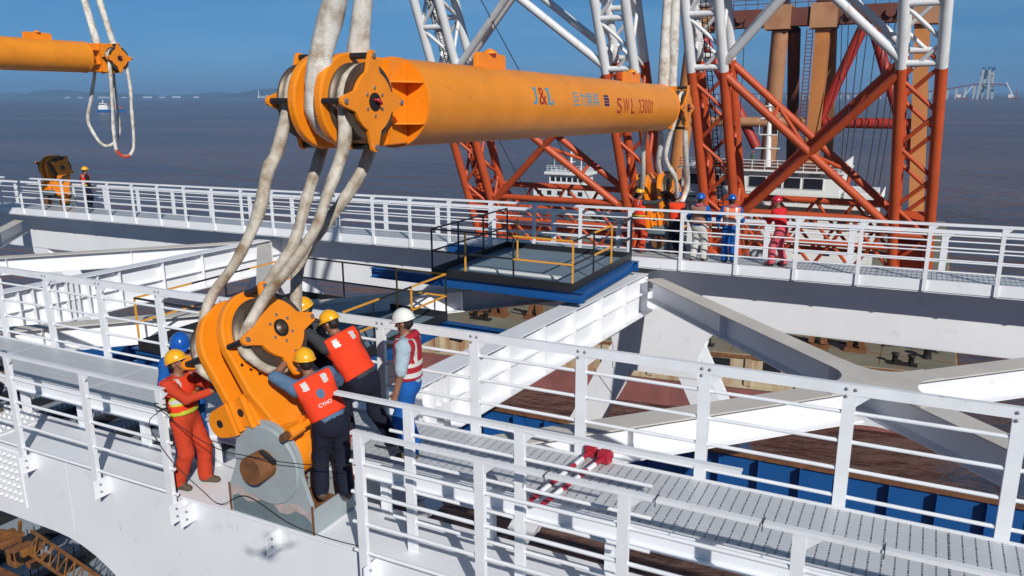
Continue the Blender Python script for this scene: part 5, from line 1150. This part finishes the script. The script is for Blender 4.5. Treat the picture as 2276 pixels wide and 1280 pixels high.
# ------------------------------------------------------------------ crane vessel
sh = thing('crane_ship', 'rusty decked crane vessel with white wheelhouse behind the far railing', 'ship', (-14, 90, SEA))
def ye(x): return 50.2 + (x + 33.2) * 0.142
OUT = [(-33.2, 50.2), (7.6, ye(7.6)), (9.2, 57.6), (9.2, 135), (-44, 135), (-44, 66), (-36.5, 53.8), (-35.4, 51.6)]
def hullband(name, z0, z1, mt, grow=0.0):
    c = V(-17, 92, 0); P = [(x + (grow if x > -17 else -grow), y - (grow if y < 90 else -grow)) for x, y in OUT]
    return MB().prism(P, (0, 0, z0), (1, 0, 0), (0, 1, 0), z1 - z0).build(name, mt, sh)
hullband('bottom_paint', SEA - 0.6, -17.85, ANTIFOUL); hullband('hull_side', -17.85, -15.02, BARGEW, 0.02); hullband('deck', -15.02, -15.0, BARGEDK, -0.05)
hullband('rubbing_strake', -15.30, -15.05, RUST, 0.16); hullband('lower_strake', -17.75, -17.5, BARGEW, 0.14)
for k in range(11): fx = -31.5 + 3.75 * k; MB().box(fx, fx + 0.5, ye(fx) - 0.22, ye(fx) + 0.1, -17.49, -15.31).build('fender_post', BARGEW, sh)
for k in range(10): fx = -30.2 + 3.75 * k; MB().box(fx, fx + 1.3, ye(fx) - 0.06, ye(fx) + 0.3, -16.35, -15.45).build('scupper', BLACK, sh)
for k in range(3): fx = -30 + 13.5 * k; MB().box(fx, fx + 1, ye(fx) - 0.3, ye(fx) + 0.05, -18.9, -17.9).build('tyre_fender', RUBBER, sh)
for x in (-29, -23.5, -18, -12.3, -6.6, -3.4, 0.2, 4.0): MB().box(x, x + 0.06, ye(x) + 0.5, 72, -14.998, -14.985).build('deck_seam', RUST, sh)
for y in (59, 65): MB().box(-34, 8.9, y, y + 0.06, -14.984, -14.975).build('deck_seam', RUST, sh)
for x, y in ((-9.0, ye(-9) + 1.5), (-5.0, ye(-5) + 1.4), (5.6, ye(5.6) + 1.3), (-28.6, ye(-28) + 2.5), (-20.0, ye(-20) + 1.5)):
    b = MB().box(x - 1.0, x + 1.0, y - 0.3, y + 0.3, -14.999, -14.85).build('bollard_base', DARK, sh)
    for dx in (-0.55, 0.55): MB().lathe([(0, 0.2), (0.55, 0.2), (0.6, 0.3), (0.68, 0.3), (0.72, 0.2)], (x + dx, y, -14.85), (0, 0, 1), 14).build('bollard', DARK, b, org=sh['_org'])
for x, y, a in ((-29.6, 55.0, 0.3), (-27.6, 55.2, -0.2), (-24.3, 55.8, 0.2), (-0.6, 58.6, 0.4), (2.2, 58.9, -0.3)):       # roller fairleads
    f = MB().box(x - 0.8, x + 0.8, y - 0.5, y + 0.5, -14.999, -14.7).build('fairlead_base', RUST, sh)
    for dx in (-0.5, 0.5): MB().beam((x + dx, y, -14.7), (x + dx * 0.5, y + a, -13.5), 0.42, 0.7, (0, 1, 0)).build('fairlead_horn', RUST, f, org=sh['_org'])
    MB().cyl((x - 0.55, y, -14.3), (x + 0.55, y, -14.3), 0.22, 12).build('roller', DARK, f, org=sh['_org'])
    MB().cyl((x, y, -14.55), (x - 2.4, y + 0.5, -14.5), 0.11, 8).build('tow_bar', DARK, f, org=sh['_org'])
w0 = MB().box(-9.9, -8.6, 58.6, 59.6, -14.999, -14.6).build('winch_bed', GREEN, sh); MB().cyl((-9.7, 59.1, -14.0), (-8.8, 59.1, -14.0), 0.5, 18).build('winch_drum', SHIPW, w0, org=sh['_org'])
m = MB(); rnd = random.Random(2)
for k in range(34):
    a = (5.6 + rnd.uniform(-1.6, 1.6), 62.5 + rnd.uniform(-1.0, 1.0), -14.9 + rnd.uniform(0, 0.2)); m.tube(catmull([a, (a[0] + rnd.uniform(-1, 1), a[1] + rnd.uniform(-.6, .6), a[2] + 0.1), (a[0] + rnd.uniform(-1.5, 1.5), a[1] + rnd.uniform(-.8, .8), -14.9)], 4), 0.05, 5)
tag(m.build('rope_heap', DARK, sh), kind='stuff')
for x, y in ((-2.2, 62.5), (7.2, 59.5), (7.5, 61.6)):
    b = MB().lathe([(0, 0.35), (0.2, 0.3), (0.8, 0.25), (0.9, 0.4), (1.0, 0.4)], (x, y, -14.999), (0, 0, 1), 12).build('capstan', DARK, sh)
# deck clutter between booms and wheelhouse
rnd = random.Random(9)
for k in range(26):
    x = rnd.uniform(-20, 2); y = rnd.uniform(76, 82); w = rnd.uniform(0.4, 1.3); hgt = rnd.uniform(0.5, 1.9)
    MB().box(x - w, x + w, y - w * 0.6, y + w * 0.6, -14.999, -15 + hgt).build('deck_gear', [SHIPW, DARK, GREEN, RUST, BLUE, PRIMER][k % 6], sh, bevel=0.05)
# superstructure
hs_ = MB().box(-20.4, 1.1, 84, 95, -15, -6.9).build('deckhouse', SHIPW, sh)
for x in (-16.6, -13.5, -10.5, -7.5, -4.6, -1.6):
    wd = MB().box(x - 0.42, x + 0.42, 83.94, 83.999, -9.6, -8.5).build('window', GLASS, hs_, org=sh['_org'])
for x in (-15.0, -12.0, -9.0, -6.0, -3.0):
    MB().box(x - 0.35, x + 0.35, 83.94, 83.999, -12.4, -11.5).build('window', GLASS, hs_, org=sh['_org'])
MB().box(-12.0, -11.0, 83.93, 83.999, -14.99, -13.0).build('door', PRIMER, hs_, org=sh['_org'])
MB().box(-21.2, 1.8, 82.3, 95.6, -6.899, -6.72).build('boat_deck', GREEN, sh); MB().box(-21.3, 1.9, 82.2, 82.29, -7.05, -6.68).build('deck_edge', SHIPW, sh)
wh = MB().box(-19.4, -2.2, 84.4, 94, -6.719, -3.6).build('wheelhouse', SHIPW, sh, bevel=0.12)
for x0, x1 in ((-18.9, -17.1), (-16.8, -15.0), (-14.7, -12.9), (-11.7, -9.95), (-9.6, -8.25), (-7.95, -6.3), (-5.95, -4.0)):
    fr = MB().box(x0 - 0.1, x1 + 0.1, 84.33, 84.399, -5.42, -4.12).build('window_frame', SHIPW, wh, org=sh['_org'])
    MB().box(x0, x1, 84.28, 84.329, -5.33, -4.21).build('pane', GLASS, fr, org=sh['_org'])
for x in (-7.2, -4.9): MB().box(x - 0.55, x + 0.55, 84.33, 84.399, -4.0, -3.7).build('vent', PRIMER, wh, org=sh['_org'])
MB().box(-19.7, -1.8, 83.7, 94.3, -3.599, -3.44).build('wheelhouse_roof', SHIPW, sh); MB().box(-18, -3.0, 84.6, 93, -3.439, -3.26).build('roof_mat', BROWNRED, sh)
MB().box(-1.9, 1.3, 85, 92, -6.719, -5.6).build('wing_house', SHIPW, sh, bevel=0.1)
m = MB()
def rail_run(m, pts, z0, hgt, n, r=0.05):
    for a, b in zip(pts[:-1], pts[1:]):
        for k in range(n + 1): c = V(*a, 0).lerp(V(*b, 0), k / n); m.cyl((c.x, c.y, z0), (c.x, c.y, z0 + hgt), r, 5)
        for f in (0.35, 0.68, 1.0): m.cyl((*a, z0 + hgt * f), (*b, z0 + hgt * f), r, 5)
rail_run(m, [(-19.5, 83.9), (-2.0, 83.9), (-2.0, 94)], -3.44, 1.05, 13, 0.04); m.build('roof_railing', SHIPW, sh)
m = MB(); rail_run(m, [(-21.0, 82.4), (1.7, 82.4), (1.7, 94)], -6.72, 1.0, 17, 0.04); m.build('deck_railing', SHIPW, sh)
mt_ = MB().cyl((-10.2, 86.5, -3.44), (-10.45, 86.5, 4.1), 0.36, 14, r2=0.17).build('mast', SHIPW, sh)
for z, w in ((-1.3, 1.3), (0.2, 0.9), (1.8, 1.2), (3.3, 0.5)): MB().box(-10.35 - w, -10.35 + w, 86.2, 86.8, z, z + 0.1).build('yard', SHIPW, mt_, org=sh['_org'])
MB().cyl((-11.2, 86.1, 1.95), (-9.6, 86.0, 2.2), 0.12, 8).build('radar_bar', SHIPW, mt_, org=sh['_org'])
for x, z in ((-11.4, 1.3), (-9.4, 1.1), (-11.0, 3.0)): MB().cyl((x, 86.5, z - 1.2), (x, 86.5, z), 0.035, 5).build('aerial', SHIPW, mt_, org=sh['_org'])
person('tiny far crew member in red standing on the ship wheelhouse roof beside its mast', (-11.6, 85.0, -3.25), R_(180), H_RED, GREEN, GREEN, None, h=0.04)

# ------------------------------------------------------------------ tug and work boat
tg = thing('tugboat', 'white tugboat with mast and red flag seen between the centre boom legs', 'boat', (-61.5, 152, SEA))
HULLB = mat('dark_hull_blue', (0.02, 0.03, 0.05), 0.6)
def boat_hull(t, cx, cy_, L_, W_, zt, mt):
    P = [(-L_ / 2, -W_ / 2 * 0.8), (-L_ / 2 + 1, -W_ / 2), (L_ * 0.25, -W_ / 2), (L_ / 2, 0), (L_ * 0.25, W_ / 2), (-L_ / 2 + 1, W_ / 2), (-L_ / 2, W_ / 2 * 0.8)]
    return MB().prism([(cx + a, cy_ + b) for a, b in P], (0, 0, SEA - 0.5), (1, 0, 0), (0, 1, 0), zt - SEA + 0.5).build('hull', mt, t)
boat_hull(tg, -62, 152, 26, 8, SEA + 2.4, HULLB)
MB().box(-70, -56, 149, 155, SEA + 2.4, SEA + 5.2).build('deckhouse', SHIPW, tg, bevel=0.1)
w1 = MB().box(-66.5, -58.2, 149.6, 154.4, SEA + 5.2, SEA + 7.9).build('bridge_house', SHIPW, tg, bevel=0.1)
for k in range(6): MB().box(-66.0 + 1.3 * k, -65.1 + 1.3 * k, 149.52, 149.58, SEA + 6.5, SEA + 7.4).build('window', GLASS, w1, org=tg['_org'])
for k in range(5): MB().box(-69.0 + 2.4 * k, -68.0 + 2.4 * k, 148.92, 148.98, SEA + 3.6, SEA + 4.5).build('window', GLASS, tg)
MB().box(-67.4, -57.4, 148.9, 155, SEA + 7.9, SEA + 8.5).build('roof', SHIPW, tg, bevel=0.1)
m = MB(); rail_run(m, [(-66.8, 149.2), (-58.0, 149.2), (-58.0, 154)], SEA + 8.5, 1.3, 8, 0.06); m.build('railing', SHIPW, tg)
ms = MB().cyl((-61.9, 151, SEA + 8.5), (-61.9, 151, SEA + 14.4), 0.32, 10, r2=0.14).build('mast', SHIPW, tg)
for z, w in ((10.6, 1.0), (12.2, 0.7), (13.2, 0.5)): MB().box(-61.9 - w, -61.9 + w, 150.9, 151.1, SEA + z, SEA + z + 0.15).build('yard', SHIPW, ms, org=tg['_org'])
MB().cyl((-59.6, 151, SEA + 8.5), (-59.6, 151, SEA + 11.9), 0.12, 8).build('radar_post', SHIPW, tg); MB().box(-60.5, -58.7, 150.9, 151.1, SEA + 11.9, SEA + 12.1).build('radar_bar', SHIPW, tg)
fp = MB().cyl((-65.4, 150, SEA + 8.5), (-65.4, 150, SEA + 12.6), 0.06, 6).build('flag_pole', SHIPW, tg)
m = MB(); vs = []
for k in range(7): x = -65.35 + 0.24 * k; y = 150 + 0.14 * math.sin(k * 1.3); vs += [(x, y, SEA + 11.4 - 0.04 * k), (x, y, SEA + 12.55 - 0.05 * k)]
m.add(vs, [(2 * k, 2 * k + 2, 2 * k + 3, 2 * k + 1) for k in range(6)], True).build('flag', FLAGR, fp, org=tg['_org'])
wb = thing('work_boat', 'small blue and white work boat with orange boom on the far sea at left', 'boat', (-1106, 806, SEA))
WBX, WBY = -1106, 806
P = [(-22, -4), (14, -4), (20, 0), (14, 4), (-22, 4)]
dirv = V(0.887, 0.462, 0)
def wl_(a, b, z): return V(WBX, WBY, 0) + dirv * a + V(-dirv.y, dirv.x, 0) * b + V(0, 0, SEA + z)
def obox(name, a0, a1, b0, b1, z0, z1, mt):
    m = MB(); m.add([wl_(a, b, z) for z in (z0, z1) for a, b in ((a0, b0), (a1, b0), (a1, b1), (a0, b1))], [(0, 3, 2, 1), (4, 5, 6, 7), (0, 1, 5, 4), (1, 2, 6, 5), (2, 3, 7, 6), (3, 0, 4, 7)]); return m.build(name, mt, wb)
m = MB(); A = [wl_(a, b, -0.5) for a, b in P] + [wl_(a * 1.03, b, 4.5) for a, b in P]; m.add(A, [tuple(range(5)), tuple(range(5, 10))] + [(i, (i + 1) % 5, 5 + (i + 1) % 5, 5 + i) for i in range(5)]).build('hull', BLUE, wb)
obox('deckhouse', -20, -6, -3.4, 3.4, 4.5, 10, SHIPW); obox('wheelhouse', -18, -9, -3, 3, 10, 14, SHIPW); obox('window_band', -17.5, -9.5, -3.05, -3.01, 11.5, 13, GLASS); obox('mast', -14, -13, -0.5, 0.5, 14, 19, SHIPW)
MB().cyl(wl_(-5, 0, 13), wl_(16, 0, 6), 0.9, 8).build('boom', CRANE_O, wb); MB().cyl(wl_(4, 0, 4.5), wl_(4, 0, 9.6), 0.8, 8).build('boom_post', CRANE_O, wb)
# ------------------------------------------------------------------ small things on the bridge
def striped_pole(label, p, q, r=0.028):
    p, q = V(p), V(q); t = thing('barrier_pole', label, 'pole', p, 'red and white poles on the walkway'); n = 7
    for k in range(n):
        MB().cyl(p.lerp(q, k / n), p.lerp(q, (k + 1) / n), r, 10).build('band', [REDPIN, WHITE2][k % 2], t)
    a = (q - p).normalized()
    MB().lathe([(0, 0.03), (0.02, 0.06), (0.10, 0.075), (0.16, 0.06), (0.17, 0.02)], q, a, 10).build('red_base', REDPIN, t)
    MB().prism([(-0.07, -0.05), (0.08, -0.05), (0.06, 0.07), (-0.05, 0.08)], q + a * 0.09, (a.cross(V(0, 0, 1))), (0, 0, 1), 0.10).build('red_cloth', REDPIN, t)
striped_pole('red and white pole lying across the near walkway, left of the pair', (2.44, 0.52, 0.80), (2.56, 1.78, 0.80))
striped_pole('red and white pole lying across the near walkway, right of the pair', (2.58, 0.50, 0.80), (2.74, 1.70, 0.80))
t = thing('hydraulic_pump', 'small white twin cylinder hydraulic pump on the chord behind the grey bracket', 'pump', (-1.50, 0.60, zs(-1.5)))
for dx, dy in ((0, 0), (0.10, 0.03)):
    c = MB().lathe([(0, 0.05), (0.30, 0.05), (0.31, 0.04)], (-1.50 + dx, 0.60 + dy, zs(-1.5) + 0.001), (0, 0, 1), 14).build('cylinder', WHITE2, t)
MB().box(-1.56, -1.33, 0.55, 0.69, zs(-1.5) + 0.312, zs(-1.5) + 0.37).build('head', BLACK, t, bevel=0.01)
MB().cyl((-1.38, 0.52, zs(-1.5) + 0.10), (-1.24, 0.42, zs(-1.5) + 0.05), 0.03, 10).build('handle', ORANGE, t)
def wire(label, pts, r=0.005, m=WIRE): tag(MB().tube(catmull(pts, 8), r, 6).build('tie_wire', m, org=pts[0]), label, 'wire')
wire('thin dark wire slung from the left handrail end across the workers to the right handrail', [(-2.05, -0.14, 1.16), (-1.6, -0.20, 1.02), (-1.0, -0.28, 0.95), (-0.55, -0.26, 0.95), (0.1, -0.2, 0.98), (0.80, -0.14, 1.10)])
wire('dark wire trailing from the left handrail post down across the bracket foot', [(-2.09, -0.16, 1.12), (-2.2, -0.2, 0.95), (-1.95, -0.16, 0.55), (-1.6, -0.06, 0.20), (-1.35, -0.02, 0.06), (-0.9, -0.03, 0.28), (-0.3, -0.04, 0.12), (0.05, 0.0, 0.05), (0.4, 0.03, 0.03), (0.72, 0.08, 0.02)], 0.005)
wire('tangle of dark wire wound round the last left handrail post', [(-2.18, -0.12, 1.16), (-2.0, -0.16, 1.19), (-2.02, -0.05, 1.14), (-2.2, -0.08, 1.12), (-2.06, -0.17, 1.15), (-1.98, -0.09, 1.20), (-2.14, -0.15, 1.22), (-1.92, -0.12, 1.13)], 0.006)
for k, x in enumerate((2.9, 3.9, 4.75, 5.6)):
    z = 1.44 + zs(x)
    tag(MB().tube([(x, -0.155, z - 0.06), (x, -0.15, z + 0.008), (x, -0.05, z + 0.008), (x + 0.005, -0.045, z - 0.05)], 0.005, 6).build('cable_tie', BLACK, org=(x, -0.1, z)), 'black cable tie on the foremost right handrail, %s from the left' % ['first', 'second', 'third', 'fourth'][k], 'cable tie', 'ties on the front rail')
t = thing('float_marker', 'small red bottle shaped float marker hanging below the bracing over the water', 'marker', (0.55, 9.0, -2.2))
MB().lathe([(0, 0.05), (0.12, 0.07), (0.13, 0.07), (0.2, 0.05)], (0.55, 9.0, -2.2), (0, 0, 1), 10).build('body', SHIPW, t)
MB().lathe([(0.201, 0.05), (0.3, 0.06), (0.34, 0.02)], (0.55, 9.0, -2.2), (0, 0, 1), 10).build('cap', REDPIN, t)
MB().cyl((0.55, 9.0, -1.87), (-0.4, 9.4, -1.1), 0.008, 6).build('cord', WIRE, t)

# bolt heads where the tall handrail is joined to its posts
back_rail = [o for o in bpy.data.objects if o.get('label', '').startswith('tall handrail')][0]; ox, oy, oz = back_rail['_org']; rb0 = None
for x in BP:
    if x > 7.5: continue
    for dx, z in ((-0.03, 1.925), (0.05, 1.925), (-0.03, 1.85)):
        loc = (x + dx - ox, 1.829 - oy if z > 1.9 else 1.831 - oy, z + zs(x) - oz)
        if rb0 is None: rb0 = MB().lathe([(0, 0.016), (0.010, 0.016), (0.014, 0.010)], (0, 0, 0), (0, -1, 0), 8).build('bolt', BOLT, back_rail, org=(0, 0, 0)); rb0.location = loc
        else: share(rb0, 'bolt', back_rail, loc)

# the drone that carries the camera: only its soft shadow on the chord is in view
dp = CAM - FW * 0.16 + V(0, 0, 0.05)
t = thing('quadcopter_drone', 'quadcopter hovering out of frame whose blurred shadow falls on the white chord', 'drone', dp)
MB().box(dp.x - 0.06, dp.x + 0.06, dp.y - 0.10, dp.y + 0.10, dp.z, dp.z + 0.07).build('body', PRIMER_D, t, bevel=0.02)
for sx in (-1, 1):
    for sy in (-1, 1):
        e = dp + V(sx * 0.17, sy * 0.16, 0.06); a = MB().cyl(dp + V(sx * 0.05, sy * 0.07, 0.05), e, 0.014, 8).build('arm', PRIMER_D, t)
        MB().cyl(e, e + V(0, 0, 0.03), 0.018, 10).build('motor', DARK, a, org=t['_org'])
        for s2 in (-1, 1): MB().beam(e + V(0, 0, 0.034), e + V(s2 * 0.10, s2 * 0.03 * sx, 0.034), 0.018, 0.002).build('propeller_blade', BLACK, a, org=t['_org'])
# ------------------------------------------------------------------ thin sea haze
hz = MB().box(-31000, 31000, -600, 31000, SEA - 1.2, 300)
hm_ = bpy.data.materials.new('sea_haze'); hm_.use_nodes = True; n = hm_.node_tree.nodes; n.remove(n['Principled BSDF'])
pv = n.new('ShaderNodeVolumePrincipled'); pv.inputs['Color'].default_value = (0.34, 0.62, 1.0, 1); pv.inputs['Density'].default_value = 1.0e-4; pv.inputs['Anisotropy'].default_value = 0.0
hm_.node_tree.links.new(pv.outputs[0], n['Material Output'].inputs['Volume'])
tag(hz.build('haze', hm_), kind='stuff')
for o in bpy.data.objects:
    if '_org' in o: del o['_org']
